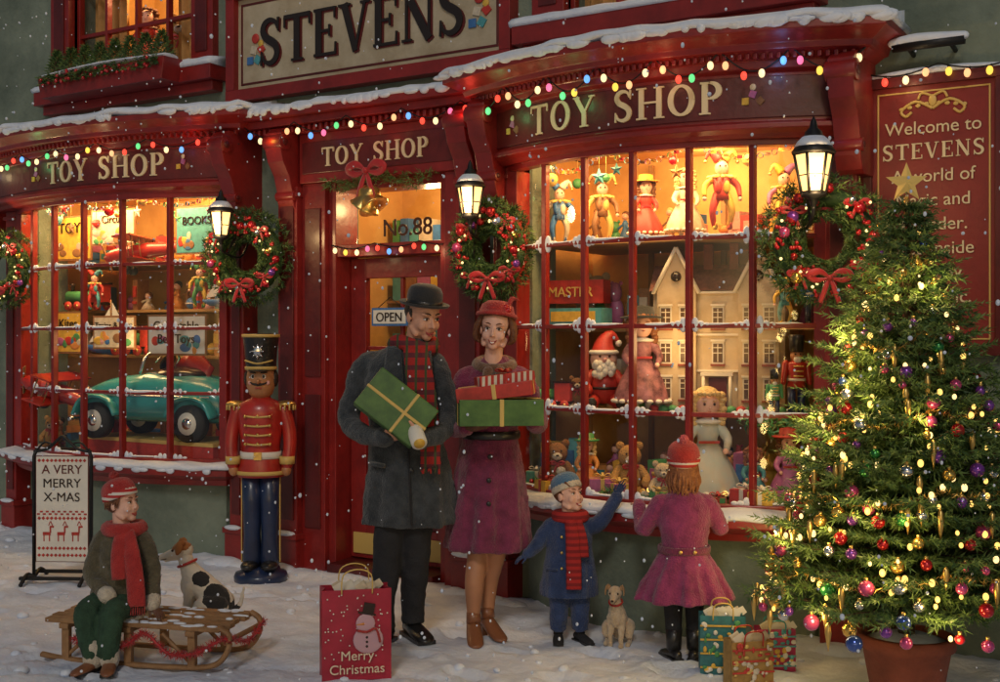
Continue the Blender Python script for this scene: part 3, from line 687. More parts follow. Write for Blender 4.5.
# ------------------------------------------------------------------ christmas tree
TP=empty('christmas_tree',(3.66,-.84,0));mb=MB();brm=MB()
ZB,ZT=.50,2.16
def crownr(f): return .60*(1-f)**.92+.03
z=ZB;lv=0
brm.tube([(0,0,.2),(0,0,1.2),(.01,0,2.15)],[.038,.024,.006],BARK,8)
while z<ZT:
    f=(z-ZB)/(ZT-ZB+.02);rr=crownr(f)
    nb=max(4,int(25*(1-f)+5))
    for i in range(nb):
        a=2*pi*(i+R.uniform(-.35,.35))/nb+lv*1.1;L=rr*R.uniform(.74,1.12)
        dr=-.20+.5*f;pts=[]
        for k in range(6):
            t=k/5;pts.append(V((cos(a)*L*t,sin(a)*L*t,z+dr*L*t+.10*L*t*t*2+R.uniform(-.01,.01))))
        brm.tube(pts,[.007,.006,.005,.004,.003,.002],BARK,4,cap=0)
        od=V((cos(a),sin(a),0));sd=V((-sin(a),cos(a),0))
        ns=max(3,int(L/.044))
        for k in range(ns):
            t=.22+.78*(k+R.random())/ns;t=min(t,1)
            q=V((cos(a)*L*t,sin(a)*L*t,z+dr*L*t+.2*L*t*t))
            for s2 in(-1,1):
                d=od*.75+sd*s2*R.uniform(.5,1)+V((0,0,R.uniform(-.4,.3)))
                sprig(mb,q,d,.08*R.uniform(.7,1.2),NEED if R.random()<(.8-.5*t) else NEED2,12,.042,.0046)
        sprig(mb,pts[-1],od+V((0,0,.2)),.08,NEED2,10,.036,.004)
    z+=.054+.018*R.random();lv+=1
sprig(mb,V((0,0,2.10)),V((0,0,1)),.12,NEED2,14,.04,.0036)
mb.obj('needles',TP,recalc=False);brm.obj('trunk_and_branches',TP)
o=MB()
def onc(f,a,k=1):
    zz=ZB-.03+f*(ZT-ZB);rr=crownr(f)*k;return V((cos(a)*rr,sin(a)*rr,zz-.04))
placed=[]
def free(c,d):
    for p in placed:
        if (p-c).length<d:return False
    placed.append(c);return True
k=0
for i in range(1200):
    if k>=230:break
    f=1-math.sqrt(R.random());f=min(f,.95);a=R.uniform(0,2*pi);c=onc(f,a,R.uniform(.92,1.06));r=R.choice((.020,.025,.030,.034))*(1-.3*f)
    if not free(c,.07):continue
    k+=1;m=R.choice(BAUB[:5]+BAUB[:5]+BAUB);o.ell(c-V((0,0,r)),r,m,nu=14,nv=10);o.lathe([(.008,-.003),(.008,.01)],GOLD,c,8)
for i in range(80):
    f=min(1-math.sqrt(R.random()),.93);a=R.uniform(0,2*pi);c=onc(f,a,1.05);l=R.uniform(.08,.13)
    o.lathe([(.001,-l),(.008,-l*.7),(.014,-l*.35),(.010,-l*.1),(.002,0)],GOLD,c,8)
o.obj('baubles',TP)
o=MB();lp=0
for i in range(270):
    f=min(1-math.sqrt(R.random()),.97);a=R.uniform(0,2*pi);c=onc(f,a,R.uniform(.94,1.06));r=R.uniform(.007,.0125)
    o.ell(c,(r,r,r*1.3),BW if R.random()<.6 else BW2,nu=8,nv=6)
    fr=sin(a+.6)<-.2
    if fr and lp<32 and R.random()<.5:
        lp+=1;lamp('tree_bulb_glow',c+V((cos(a),sin(a),0))*.055,.85,(1,.68,.22),.03,TP)
o.obj('tree_lights',TP)
o=MB()
for w in range(5):
    pts=[]
    for i in range(60):
        t=i/59;f=w*.19+.17*t;a=2*pi*t;p=onc(min(f,.95),a,1.01);p.z-=.05*abs(sin(a*3));pts.append(p)
    for p in cr(pts,3):
        for k in range(6): needle(o,V(p),V((R.uniform(-1,1),R.uniform(-1,1),R.uniform(-1,1))).normalized(),.026,.002,GOLD)
o.obj('tinsel',TP,recalc=False)
o=MB()
v=[(0,-.03,2.26),(0,.03,2.26)];
for i in range(10):
    a=pi/2+2*pi*i/10;r=.09 if i%2==0 else .038;v.append((cos(a)*r,0,2.26+sin(a)*r))
o.add(v,[(0,2+i,2+(i+1)%10) for i in range(10)]+[(1,2+(i+1)%10,2+i) for i in range(10)],mat('gold_star',(.8,.5,.12),.35,metal=.6,em=.18,emc=(1,.65,.2)))
o.tube([(0,0,2.10),(0,0,2.20)],.010,GOLD);o.obj('star',TP,rz=.35)
o=MB();o.lathe([(.13,-.02),(.145,.02),(.185,.24),(.205,.25),(.205,.30),(.185,.305),(.17,.27),(.0,.27)],TERRA,seg=28);o.lathe([(.0,.24),(.17,.275),(.1,.30),(0,.31)],SNOW,seg=20);o.obj('pot',TP)

P=empty('window_planter',(-2.31,-.16,3.42));mb=MB()
mb.box((0,-.08,.08),(1.35,.17,.16),RED,taper=1.05);mb.tube([(-.68,-.08,.175),(0,-.1,.19),(.68,-.08,.175)],[(.08,.02)]*3,SNOW,8,sm=8)
mb.obj('box',P,bevel=.005);mb=MB()
for i in range(8):
    x=-.59+.168*i
    for k in range(90):
        t=k/90;r=.075*(1-t)+.012;a=k*2.4;sprig(mb,V((x+cos(a)*r*.4,-.08+sin(a)*r*.4,.17+.20*t)),V((cos(a),sin(a),.4)),r*.8,NEED if k%2 else NEED2,6,.032,.0055)
for k in range(200): sprig(mb,V((R.uniform(-.66,.66),-.17,R.uniform(.10,.18))),V((R.uniform(-.5,.5),-1,-.4)),.04,NEED if k%2 else NEED2,6,.030,.005)
for k in range(30): mb.ell((R.uniform(-.64,.64),-.21,R.uniform(.08,.17)),.013,BERRY,nu=8,nv=6)
mb.obj('dwarf_conifers',P,recalc=False)

# ------------------------------------------------------------------ people helpers
def hand(mb,w,d,n,side,L,m,curl=.5):
    w=V(w);d=V(d).normalized();n=V(n);n=(n-d*n.dot(d)).normalized();t=d.cross(n)*side
    rot=Matrix((d,t,n)).transposed()
    mb.ell(w+d*.26*L,(.30*L,.21*L,.10*L),m,rot,14,10)
    mb.tube([w-d*.15*L,w+d*.15*L],[.14*L,.15*L],m,10)
    for i,fl in enumerate((.43,.49,.45,.35)):
        b=w+d*(.46-.03*abs(i-1.2))*L+t*(.155-.105*i)*L;pts=[b-d*.1*L,b];an=curl*.5;p=b
        sp=t*(.10-.08*i)
        for seg in(.45,.3,.25):
            dr=(d*cos(an)+n*sin(an)+sp).normalized();p=p+dr*fl*L*seg;pts.append(p);an+=curl
        mb.tube(pts,[.05*L,.05*L,.047*L,.043*L,.036*L],m,8,cap=2)
    b=w+d*.10*L+t*.12*L;d1=(d*.65+t*.75+n*.25).normalized();p1=b+d1*.24*L;d2=(d*.9+t*.2+n*(.3+.4*curl)).normalized();p2=p1+d2*.18*L;p3=p2+d2*.1*L
    mb.tube([b,p1,p2,p3],[.07*L,.06*L,.052*L,.04*L],m,8,cap=2)
def head(P,pos,h,yaw,pitch,roll=0,skin=SKIN,smile=.5,brow=HDK,neck=.3,name='head',female=False,child=False):
    T=Matrix.Translation(V(pos))@Matrix.Rotation(yaw,4,'Z')@Matrix.Rotation(pitch,4,'X')@Matrix.Rotation(roll,4,'Y')@Matrix.Scale(h,4)
    mb=MB();mb.T=T
    jw=.245 if female else .27
    if child: jw=.285
    mb.ell((0,.06,.64),(.335,.40,.37),skin,nu=24,nv=16)
    mb.ell((0,-.06,.38),(jw,.29,.36),skin,nu=24,nv=16)
    mb.ell((0,-.22,.11),(.11,.10,.10),skin)
    for s_ in(-1,1):
        mb.ell((s_*.155,-.22,.35),(.115,.11,.12),skin);mb.ell((s_*.335,.05,.46),(.035,.08,.12),skin)
        mb.ell((s_*.14,-.285,.60),(.12,.06,.035),skin)
        mb.ell((s_*.04,-.365,.335),(.03,.035,.025),skin)
        mb.tube([(s_*.22,-.12,.14),(s_*.25,.02,.26)],.07,skin,8,cap=2)
    nt=-.385 if child else (-.40 if female else -.425)
    mb.tube([(0,-.32,.55),(0,-.36,.45),(0,nt,.355)],[.028,.036,.042],skin,10,cap=2)
    mb.tube([(0,.10,.35),(0,.12,-neck)],[.20 if female or child else .24,.22 if female or child else .26],skin,14)
    mb.obj(name+'_skin',P,remesh=h*.021,smooth_it=2)
    f=MB();f.T=T
    for s_ in(-1,1):
        f.ell((s_*.135,-.292,.50),(.058,.045,.030),EYEW,nu=12,nv=8)
        f.ell((s_*.135,-.327,.50),(.029,.016,.029),EYEB,nu=10,nv=6)
        f.tube([(s_*.07,-.326,.512),(s_*.135,-.342,.537),(s_*.205,-.292,.512)],[.007,.013,.007],EYEB if female else brow,6,sm=3)
        f.tube([(s_*.06,-.348,.60),(s_*.14,-.345,.632),(s_*.23,-.28,.60)],[.010,.016,.007],brow,6,sm=3)
    k=.05*smile
    f.tube([(-.10,-.300,.20+k),(-.05,-.338,.195+k*.2),(0,-.350,.20),(.05,-.338,.195+k*.2),(.10,-.300,.20+k)],[.008,.015,.013,.015,.008],LIP,8,sm=3)
    f.tube([(-.085,-.300,.175+k*.9),(0,-.346,.155),(.085,-.300,.175+k*.9)],[.008,.018,.008],LIP,8,sm=3)
    if smile>.6: f.tube([(-.07,-.322,.19+k*.7),(0,-.360,.178),(.07,-.322,.19+k*.7)],[.010,.020,.010],TEETH,8,sm=3)
    f.obj(name+'_features',P)
    return T
def shoe(mb,p,ang,L,m,heel=False,sole=None):
    T=mb.T;M2=Matrix.Translation(V(p))@Matrix.Rotation(ang,4,'Z');mb.T=M2 if T is None else T@M2
    w=L*.19;hh=L*.30;lift=L*.2 if heel else 0
    mb.tube([(0,L*.22,hh*.55+lift),(0,L*.05,hh*.6+lift),(0,-L*.3,hh*.42+lift*.4),(0,-L*.62,hh*.3),(0,-L*.74,hh*.22)],[(w*.8,hh*.5),(w*.85,hh*.55),(w,hh*.4),(w*.95,hh*.28),(w*.6,hh*.18)],m,12,up=(0,0,1),cap=2,sm=3)
    if heel: mb.box((0,L*.2,lift*.6),(w*.7,w*.8,lift*1.3),m,taper=1.4)
    mb.tube([(0,0,hh*.8+lift),(0,.01,hh*1.6+lift)],[w*.9,w*.85],m,12)
    if not heel: mb.box((0,-L*.2,L*.03),(w*1.9,L*1.0,L*.07),sole or LEAB)
    mb.T=T
RZ=rad(33)
# ------------------------------------------------------------------ MAN
M=empty('man',(1.15,-1.17,gz(1.15,-1.17)),RZ)
mb=MB()
surf=mb.loft([(.60,.05,.0,.245,.165,.06),(.75,.045,0,.232,.16,.05),(.95,.035,0,.205,.148,.03),(1.12,.02,0,.188,.140,.012),(1.28,.01,0,.198,.145,0),(1.40,0,0,.202,.138,0),(1.48,.01,0,.170,.112,0),(1.53,.04,0,.11,.09,0),(1.57,.06,0,.08,.08,0)],COATG,56,7)
mb.tube([(-.14,0,1.455),(-.19,0,1.42),(-.242,0,1.28),(-.268,-.02,1.15),(-.20,-.13,1.09),(-.08,-.235,1.075)],[.056,.067,.062,.058,.055,.048],COATG,14,cap=2,sm=3)
mb.tube([(.14,0,1.455),(.185,-.01,1.42),(.235,-.04,1.28),(.258,-.09,1.16),(.21,-.19,1.09),(.13,-.285,1.07)],[.056,.067,.062,.058,.055,.048],COATG,14,cap=2,sm=3)
mb.obj('overcoat',M,remesh=.009,smooth_it=3,disp=[(.12,.026),(.035,.010)])
mb=MB()
mb.tube([(.04,-.150,1.33),(.05,-.155,1.1),(.06,-.165,.85),(.07,-.178,.62)],[(.006,.006)]*4,TROU,6,sm=6)
for z in(1.22,1.06,.9): mb.ell(surf(z,-pi/2)+V((.03,-.014,0)),(.014,.008,.014),LEAB)
for sd in(-1,1): mb.tube([(.05+sd*.02,-.158,1.24),(.05+sd*.07,-.150,1.38),(.05+sd*.075,-.09,1.53)],[(.01,.006),(.05,.012),(.04,.014)],COATG,8,up=(0,1,0),sm=4)
for sd in(-1,1): mb.tube([(.03+sd*.10,-.150,.92),(.03+sd*.175,-.112,.93)],[(.026,.012)]*2,COATG,6,up=(0,0,1))
mb.tube([(-.075,-.235,1.0755),(-.06,-.25,1.074)],.052,COATG,14,cap=2);mb.tube([(.13,-.28,1.071),(.12,-.295,1.069)],.052,COATG,14,cap=2)
mb.obj('coat_details',M)
mb=MB()
for hx,kx,fx,fy in((-.03,-.06,-.085,-.08),(.10,.08,.065,.04)):
    mb.tube([(hx,0,.8),(kx,-.02+fy*.2,.48),(fx,fy,.16),(fx,fy,.07)],[.10,.08,.062,.066],TROU,14,cap=1,sm=5)
mb.obj('trousers',M,remesh=.010,smooth_it=2,disp=(.08,.022))
mb=MB();shoe(mb,(-.085,-.08,0),-.35,.27,LEAB);shoe(mb,(.065,.04,0),.45,.27,LEAB);mb.obj('shoes',M)
hp=(.105,-.02,1.57);T=head(M,hp,.245,rad(38),rad(14),skin=SKIN,smile=.5,brow=HDK,neck=.45)
mb=MB();mb.T=T;mb.ell((0,.13,.60),(.35,.36,.33),HDK,nu=20,nv=12);
for s_ in(-1,1): mb.ell((s_*.325,.02,.55),(.03,.06,.12),HDK)
mb.obj('hair',M)
mb=MB();mb.T=T@Matrix.Translation((0,.03,.72))@Matrix.Rotation(rad(-4),4,'X')
mb.lathe([(.33,.0),(.53,.015),(.565,.06),(.55,.075),(.50,.04),(.40,.03),(.392,.06),(.398,.18),(.385,.30),(.33,.40),(.2,.46),(0,.47)],BLACK,seg=32,sx=.92,sy=1.05)
mb.lathe([(.402,.035),(.408,.05),(.408,.12),(.400,.125)],LEAB,seg=32,sx=.92,sy=1.05,cap=False)
mb.obj('bowler_hat',M)
mb=MB()
nk=[(.07+.105*cos(a)*1.0,-.005+.10*sin(a),1.535+.02*sin(a*2)) for a in[2*pi*i/12 for i in range(13)]]
mb.tube(nk,[(.035,.04)]*13,PLAID,10,sm=3)
mb.tube([(.10,-.10,1.52),(.125,-.170,1.42),(.15,-.195,1.25),(.165,-.21,1.05),(.17,-.215,.93)],[(.045,.022),(.05,.018),(.055,.014),(.055,.012),(.055,.012)],PLAID,10,up=(0,1,0),sm=5)
mb.tube([(.06,-.11,1.53),(.08,-.175,1.4),(.095,-.195,1.3)],[(.04,.02),(.045,.015),(.045,.012)],PLAID,10,up=(0,1,0),sm=5)
for i in range(10): mb.tube([(.12+.011*i,-.215,.935),(.12+.011*i+R.uniform(-.004,.004),-.215,.885)],.003,KRED,5)
mb.obj('scarf',M,remesh=.006,disp=(.03,.008))
mb=MB()
hand(mb,(-.07,-.245,1.075),(1,-.25,.15),(-.1,.6,.75),1,.19,SKIN,.55)
hand(mb,(.13,-.295,1.07),(-.85,-.25,.25),(-.1,.5,.8),-1,.19,SKIN,.75)
mb.obj('hands',M,remesh=.0042,smooth_it=1)
mb=MB()
rot=Matrix.Rotation(rad(38),3,'Y')@Matrix.Rotation(rad(-12),3,'X')
mb.box((.0,-.285,1.225),(.36,.12,.23),GREEN,rot)
c=V((.0,-.285,1.225));mb.box(c,(.366,.126,.018),GOLDP,rot);mb.box(c+rot@V((.05,0,0)),(.018,.127,.236),GOLDP,rot)
mb.obj('green_gift_box',M,bevel=.006)
mb=MB();p=V((.08,-.34,1.10));mb.tube([p+V((.0,.07,.05)),p+V((.045,-.07,-.04))],.04,WHITE,18);mb.tube([p+V((.0455,-.071,-.0405)),p+V((.046,-.073,-.0415))],.028,TC[2],16);mb.obj('paper_roll',M)

# ------------------------------------------------------------------ WOMAN
wp=(1.455,-.90);Wn=empty('woman',(wp[0],wp[1],gz(*wp)),RZ)
mb=MB()
surf=mb.loft([(.48,.06,0,.225,.17,.08),(.62,.06,0,.21,.162,.07),(.85,.062,0,.182,.145,.045),(1.0,.068,0,.158,.125,.015),(1.1,.072,0,.142,.115,.005),(1.22,.078,0,.155,.128,0),(1.34,.084,0,.165,.125,0),(1.42,.088,0,.14,.10,0),(1.47,.09,0,.085,.075,0),(1.5,.09,0,.065,.06,0)],PLUM,56,8)
mb.tube([(-.03,0,1.40),(-.062,-.005,1.37),(-.11,-.03,1.24),(-.135,-.07,1.14),(-.10,-.17,1.13),(-.05,-.27,1.135)],[.05,.06,.056,.052,.047,.042],PLUM,14,cap=2,sm=3)
mb.tube([(.21,0,1.40),(.242,-.005,1.37),(.29,-.03,1.25),(.318,-.07,1.16),(.305,-.17,1.15),(.285,-.26,1.16)],[.05,.06,.056,.052,.047,.042],PLUM,14,cap=2,sm=3)
mb.obj('coat',Wn,remesh=.009,smooth_it=3,disp=[(.12,.022),(.035,.009)])
mb=MB()
mb.tube([(.06+.150*cos(a)+.012,.124*sin(a),1.085) for a in[2*pi*i/20 for i in range(21)]],[(.007,.022)]*21,LEAB,8,up=(0,0,1),cap=0)
FURB=mat('brown_fur',(.10,.045,.025),.95,bump=1,bs=120,c2=(.2,.1,.05),vs=40,sheen=.4)
mb.tube([(.09+.092*cos(a),-.0+.085*sin(a),1.455+.025*sin(a)) for a in[2*pi*i/14 for i in range(15)]],[(.030,.030)]*15,FURB,10,cap=0)
mb.tube([(.06,-.10,1.42),(.05,-.145,1.34),(.06,-.14,1.26)],[.032,.030,.02],FURB,10,cap=2,sm=4);mb.tube([(.12,-.10,1.42),(.13,-.145,1.34),(.11,-.14,1.26)],[.032,.030,.02],FURB,10,cap=2,sm=4)
for z in(.98,.86,.74): mb.ell(surf(z,-pi/2)+V((0,-.014,0)),(.013,.008,.013),LEAB)
mb.obj('collar_and_belt',Wn)
mb=MB()
for hx,fx,fy in((.0,-.02,-.06),(.11,.055,.05)):
    mb.tube([(hx,0,.6),(hx*.9,-.01,.46),(fx+.005,fy+.02,.30),(fx,fy+.02,.12),(fx,fy+.01,.07)],[.075,.055,.053,.033,.035],STOCK,14,sm=4)
mb.obj('legs',Wn,remesh=.009,smooth_it=2)
mb=MB();shoe(mb,(-.02,-.05,0),.1,.225,LEAT,True);shoe(mb,(.055,.06,0),.5,.225,LEAT,True);mb.obj('heeled_shoes',Wn)
T=head(Wn,(.085,-.06,1.53),.225,rad(-8),rad(0),rad(5),SKINP,1.0,HBR,.40,female=True)
mb=MB();mb.T=T
mb.ell((0,.12,.62),(.37,.38,.36),HBR,nu=20,nv=12)
for s_ in(-1,1):
    for k in range(8):
        a=k/7;mb.tube([(s_*.31,-.08+.24*a,.82),(s_*(.42+.02*sin(k*9)),-.08+.28*a,.55),(s_*(.41+.03*cos(k*7)),-.06+.32*a,.28),(s_*.34,-.04+.28*a,.18)],[.05,.07,.065,.03],HBR,8,cap=2,sm=4)
mb.tube([(-.3,-.2,.82),(-.15,-.32,.84),(.02,-.35,.86),(.2,-.29,.85),(.3,-.18,.82)],[.04,.05,.04,.05,.04],HBR,8,sm=3)
mb.obj('hair',Wn)
mb=MB();mb.T=T@Matrix.Translation((0,.05,.80))@Matrix.Rotation(rad(-8),4,'X')
mb.lathe([(.40,-.02),(.47,-.03),(.50,.0),(.47,.06),(.42,.07),(.41,.12),(.37,.25),(.25,.34),(0,.37)],KRED,seg=28)
for k in range(7): mb.ell((.25+.06*cos(k),-.25+.05*sin(k*2),.15+.05*sin(k)),.06,BERRY,nu=10,nv=8)
for k in range(6):mb.tube([(.26,-.22,.15),(.32,-.15,.33+.02*k),(.3+.04*k,.02,.42)],[.02,.04,.005],KRED,6,sm=4)
mb.obj('red_hat',Wn)
mb=MB()
hand(mb,(-.055,-.27,1.135),(.75,-.55,.12),(.2,.2,1),-1,.17,GLOVE,.35)
hand(mb,(.29,-.265,1.17),(-.1,-.6,.75),(-1,0,.2),-1,.17,GLOVE,.45)
mb.obj('gloved_hands',Wn,remesh=.0042,smooth_it=1)
def gift(name,P,c,d,m,rb,rot=None,bw=True):
    mb=MB();mb.box(c,d,m,rot)
    mb.box(c,(.022,d[1]+.005,d[2]+.005),rb,rot);mb.box(c,(d[0]+.005,.022,d[2]+.0052),rb,rot)
    if bw:
        mb.T=Matrix.Translation(V(c)+((rot or Matrix.Identity(3))@V((0,0,d[2]/2+.01))));
        for a in range(4):
            an=a*pi/2+.5;mb.tube([(0,0,0),(.03*cos(an),.03*sin(an),.018),(.045*cos(an),.045*sin(an),.006),(0,0,0)],[(.008,.003)]*4,rb,6,sm=4)
    return mb.obj(name,P,bevel=.003)
gift('green_gift_box',Wn,(.115,-.30,1.225),(.42,.25,.13),GREEN,GOLDP,Matrix.Rotation(.1,3,'Z'),False)
gift('red_gift_box',Wn,(.10,-.31,1.330),(.38,.22,.07),REDW,GOLDP,Matrix.Rotation(rad(-7),3,'Y')@Matrix.Rotation(-.12,3,'Z'),False)
gift('white_gift_box',Wn,(.14,-.31,1.392),(.28,.17,.045),stripes('candy_wrap',(.6,.55,.48),(.42,.04,.03),34,.5,'X'),REDW,Matrix.Rotation(rad(-7),3,'Y')@Matrix.Rotation(.2,3,'Z'),True)

def knit(P,T,m,m2,pom,nm='knit_hat',tilt=-12):
    mb=MB();mb.T=T@Matrix.Translation((0,.05,.66))@Matrix.Rotation(rad(tilt),4,'X')
    rs=[]
    for r,z in cr([(.385,.0),(.40,.12),(.385,.25),(.32,.38),(.18,.47),(.02,.50)],3):
        rs.append([V(((r+.014*(i%2)*min(1,r*4))*cos(2*pi*i/48),(r+.014*(i%2)*min(1,r*4))*1.08*sin(2*pi*i/48),z)) for i in range(48)])
    mb.rings(rs,m)
    mb.tube([(.385*cos(2*pi*i/24),.415*sin(2*pi*i/24),.05) for i in range(25)],[(.045,.10)]*25,m2,10,up=(0,0,1),cap=0)
    pm=MB();pm.T=mb.T
    for i in range(240):
        d=V((R.gauss(0,1),R.gauss(0,1),R.gauss(0,1))).normalized();pm.tube([(0,0,.55),V((0,0,.55))+d*.135],[.03,.018],pom,4)
    mb.obj(nm,P);pm.obj(nm+'_pompom',P)
# ------------------------------------------------------------------ small BOY (blue)
bp=(1.90,-.70);B=empty('boy_in_blue_coat',(bp[0],bp[1],gz(*bp)),RZ)
mb=MB()
surf=mb.loft([(.24,0,0,.15,.115,.05),(.36,0,0,.137,.107,.035),(.48,0,0,.12,.095,.01),(.58,.0,0,.116,.088,0),(.635,.0,0,.09,.072,0),(.67,.005,0,.05,.05,0)],NAVY,40,6)
mb.tube([(.07,0,.61),(.10,0,.60),(.15,-.012,.615),(.195,-.015,.67),(.245,.0,.755)],[.042,.046,.043,.038,.032],NAVY,12,cap=2,sm=3)
mb.tube([(-.07,0,.61),(-.10,0,.595),(-.14,-.01,.55),(-.17,-.02,.51),(-.215,-.02,.465)],[.042,.046,.043,.038,.032],NAVY,12,cap=2,sm=3)
mb.obj('coat',B,remesh=.0075,smooth_it=3,disp=[(.08,.016),(.03,.006)])
mb=MB()
for s_ in(-1,1): mb.tube([(s_*.05,0,.32),(s_*.055,-.01,.17),(s_*.058,0,.06)],[.06,.05,.045],NAVY,12,sm=4)
mb.obj('trousers',B,remesh=.008,smooth_it=2,disp=(.05,.014))
mb=MB()
for s_ in(-1,1): shoe(mb,(s_*.058,0,0),s_*.25+.2,.15,TROU)
for z in(.56,.48,.40): mb.ell(surf(z,-pi/2)+V((-.045,-.004,0)),(.008,.006,.008),GOLD)
mb.tube([(-.115,-.04,.39),(-.115,-.07,.392),(-.07,-.10,.39)],[(.012,.006)]*3,NAVY,6);mb.obj('boots_and_buttons',B)
T=head(B,(.015,-.015,.675),.185,rad(42),rad(-14),0,SKINP,.7,HBR,.25,child=True)
mb=MB();mb.T=T;mb.ell((0,.12,.60),(.36,.37,.33),HBR,nu=20,nv=12);
for k in range(6): mb.tube([(-.28+.11*k,-.22,.82),(-.24+.1*k,-.36+.02*abs(k-2.5),.72)],[.05,.02],HBR,6,cap=2)
mb.obj('hair',B);knit(B,T,mat('blue_knit',(.06,.16,.30),.95,bump=1,bs=150,sheen=.4),FUR,FUR)
mb=MB();mb.tube([(.005+.075*cos(a),-.0+.07*sin(a),.655) for a in[2*pi*i/12 for i in range(13)]],[(.026,.032)]*13,STRS,10,sm=3,cap=0)
mb.tube([(.0,-.075,.65),(.01,-.118,.55),(.015,-.13,.42),(.015,-.142,.30)],[(.03,.016),(.036,.013),(.04,.011),(.04,.011)],STRS,10,up=(0,1,0),sm=5)
mb.tube([(.03,-.07,.65),(.055,-.108,.55),(.06,-.12,.46)],[(.028,.014),(.032,.011),(.034,.01)],STRS,10,up=(0,1,0),sm=5);mb.obj('scarf',B)
mb=MB();hand(mb,(.245,0,.76),(.5,.1,.85),(.3,-.9,.1),-1,.095,NAVY,.12);hand(mb,(-.215,-.02,.46),(-.75,.0,-.35),(0,.3,-1),1,.095,NAVY,.3);mb.obj('mittened_hands',B,remesh=.003,smooth_it=1)
# ------------------------------------------------------------------ GIRL back view
gp=(2.56,-.72);G=empty('girl_at_window',(gp[0],gp[1],gz(*gp)),RZ)
mb=MB()
mb.loft([(.30,0,0,.235,.195,.10),(.36,0,0,.212,.175,.085),(.45,0,.0,.165,.14,.055),(.545,0,.0,.115,.10,.015),(.64,0,0,.122,.10,0),(.74,0,0,.130,.095,0),(.80,0,0,.10,.08,0),(.84,0,0,.055,.055,0)],PURP,56,9)
mb.tube([(-.09,0,.77),(-.12,.01,.755),(-.165,.03,.68),(-.195,.07,.63),(-.20,.19,.735)],[.046,.05,.046,.043,.034],PURP,12,cap=2,sm=3)
mb.tube([(.09,0,.77),(.12,.01,.755),(.165,.03,.68),(.195,.07,.63),(.17,.19,.735)],[.046,.05,.046,.043,.034],PURP,12,cap=2,sm=3)
mb.obj('flared_coat',G,remesh=.008,smooth_it=2,disp=[(.09,.016),(.03,.006)])
mb=MB();mb.tube([(.126*cos(a),.110*sin(a),.545) for a in[2*pi*i/20 for i in range(21)]],[(.006,.018)]*21,PLUM,8,up=(0,0,1),cap=0)
for s_ in(-1,1): mb.ell((s_*.035,-.114,.545),(.010,.006,.010),GOLD)
mb.obj('coat_belt',G)
mb=MB()
for s_ in(-1,1): mb.tube([(s_*.055,0,.36),(s_*.052,.01,.22),(s_*.05,0,.07)],[.055,.045,.035],TROU,12,sm=4)
mb.obj('tights',G,remesh=.008,smooth_it=2)
mb=MB()
for s_ in(-1,1): shoe(mb,(s_*.05,0,0),pi-s_*.3,.165,LEAB);mb.tube([(s_*.05,0,.05),(s_*.05,.0,.15)],[.036,.042],LEAB,12)
mb.obj('boots',G)
T=head(G,(0,.02,.855),.195,rad(172),rad(-6),0,SKINP,.5,HAU,.3,child=True)
mb=MB();mb.T=T
mb.ell((0,.14,.55),(.35,.32,.38),HAU,nu=20,nv=12)
for k in range(34):
    a=-1.4+2.8*k/33;x=.34*sin(a);y=.08+.32*cos(a);q=R.uniform(-.1,.1)
    mb.tube([(x*.9,y*.9,.75),(x*1.03,y*1.06,.4),(x*1.08+.05*sin(k*5),y*1.12+.03*cos(k*3),.12),(x*.95+.06*sin(k*3),y*1.12+.05,-.12+q)],[.04,.048,.045,.010],HAU,8,cap=2,sm=4)
mb.obj('hair',G);knit(G,T,KRED,stripes('red_white_knit',(.45,.03,.03),(.65,.55,.5),40,.6,'Z'),mat('pink_pom',(.55,.12,.14),.95,bump=1),tilt=-14)
mb=MB();hand(mb,(-.20,.20,.735),(.1,1,.15),(0,.1,-1),1,.11,SKINP,.2);hand(mb,(.17,.20,.735),(-.1,1,.15),(0,.1,-1),-1,.11,SKINP,.2);mb.obj('hands',G,remesh=.0035,smooth_it=1)
# ------------------------------------------------------------------ SLED + boy
def sledparts():
    S=empty('wooden_sled',(.29,-2.09,gz(.29,-2.09)),RZ-rad(14))
    mb=MB()
    for k in range(5):
        y=-.16+.08*k;mb.box((0.0,y,.205),(.94+.03*(k%2),.058,.022),WOOD)
    for x in(-.36,-.02,.32): mb.box((x,0,.182),(.05,.40,.026),WOOD)
    for s_ in(-1,1):
        y=s_*.17
        mb.tube([(-.50,y,.03),(-.3,y,.012),(.2,y,.012),(.42,y,.03),(.50,y,.10),(.51,y,.18),(.46,y,.215)],[(.02,.014)]*7,WOOD,8,up=(0,0,1),sm=6)
        for x in(-.36,-.02,.32): mb.box((x,y,.10),(.04,.03,.16),WOOD)
        mb.tube([(-.36,y,.03),(-.2,y,.17)],.011,WOOD,6);mb.tube([(.32,y,.03),(.16,y,.17)],.011,WOOD,6)
    mb.tube([(.50,-.19,.15),(.505,.19,.15)],.014,WOOD,8)
    mb.obj('sled_frame',S,bevel=.003)
    t=MB();pts=cr([(-.3,-.2,.13),(-.15,-.22,.07),(0,-.22,.12),(.1,-.225,.18),(.22,-.22,.09),(.36,-.22,.10),(.5,-.2,.17),(.53,0,.12),(.52,.19,.17)],8)
    for p in pts:
        for k in range(26): needle(t,V(p),V((R.uniform(-1,1),R.uniform(-1,1),R.uniform(-1,1))).normalized(),.034,.003,RIB if k%3 else KRED)
    t.tube(pts,.008,RIB,5,cap=0);t.obj('red_tinsel',S,recalc=False)
    n=MB()
    for i in range(40): n.ell((R.uniform(-.05,.46),R.choice([-.16,-.08,0,.08,.16])+R.uniform(-.02,.02),.216),(R.uniform(.012,.05),R.uniform(.008,.022),R.uniform(.003,.009)),SNOW,nu=10,nv=6)
    n.obj('sled_snow',S)
sledparts()
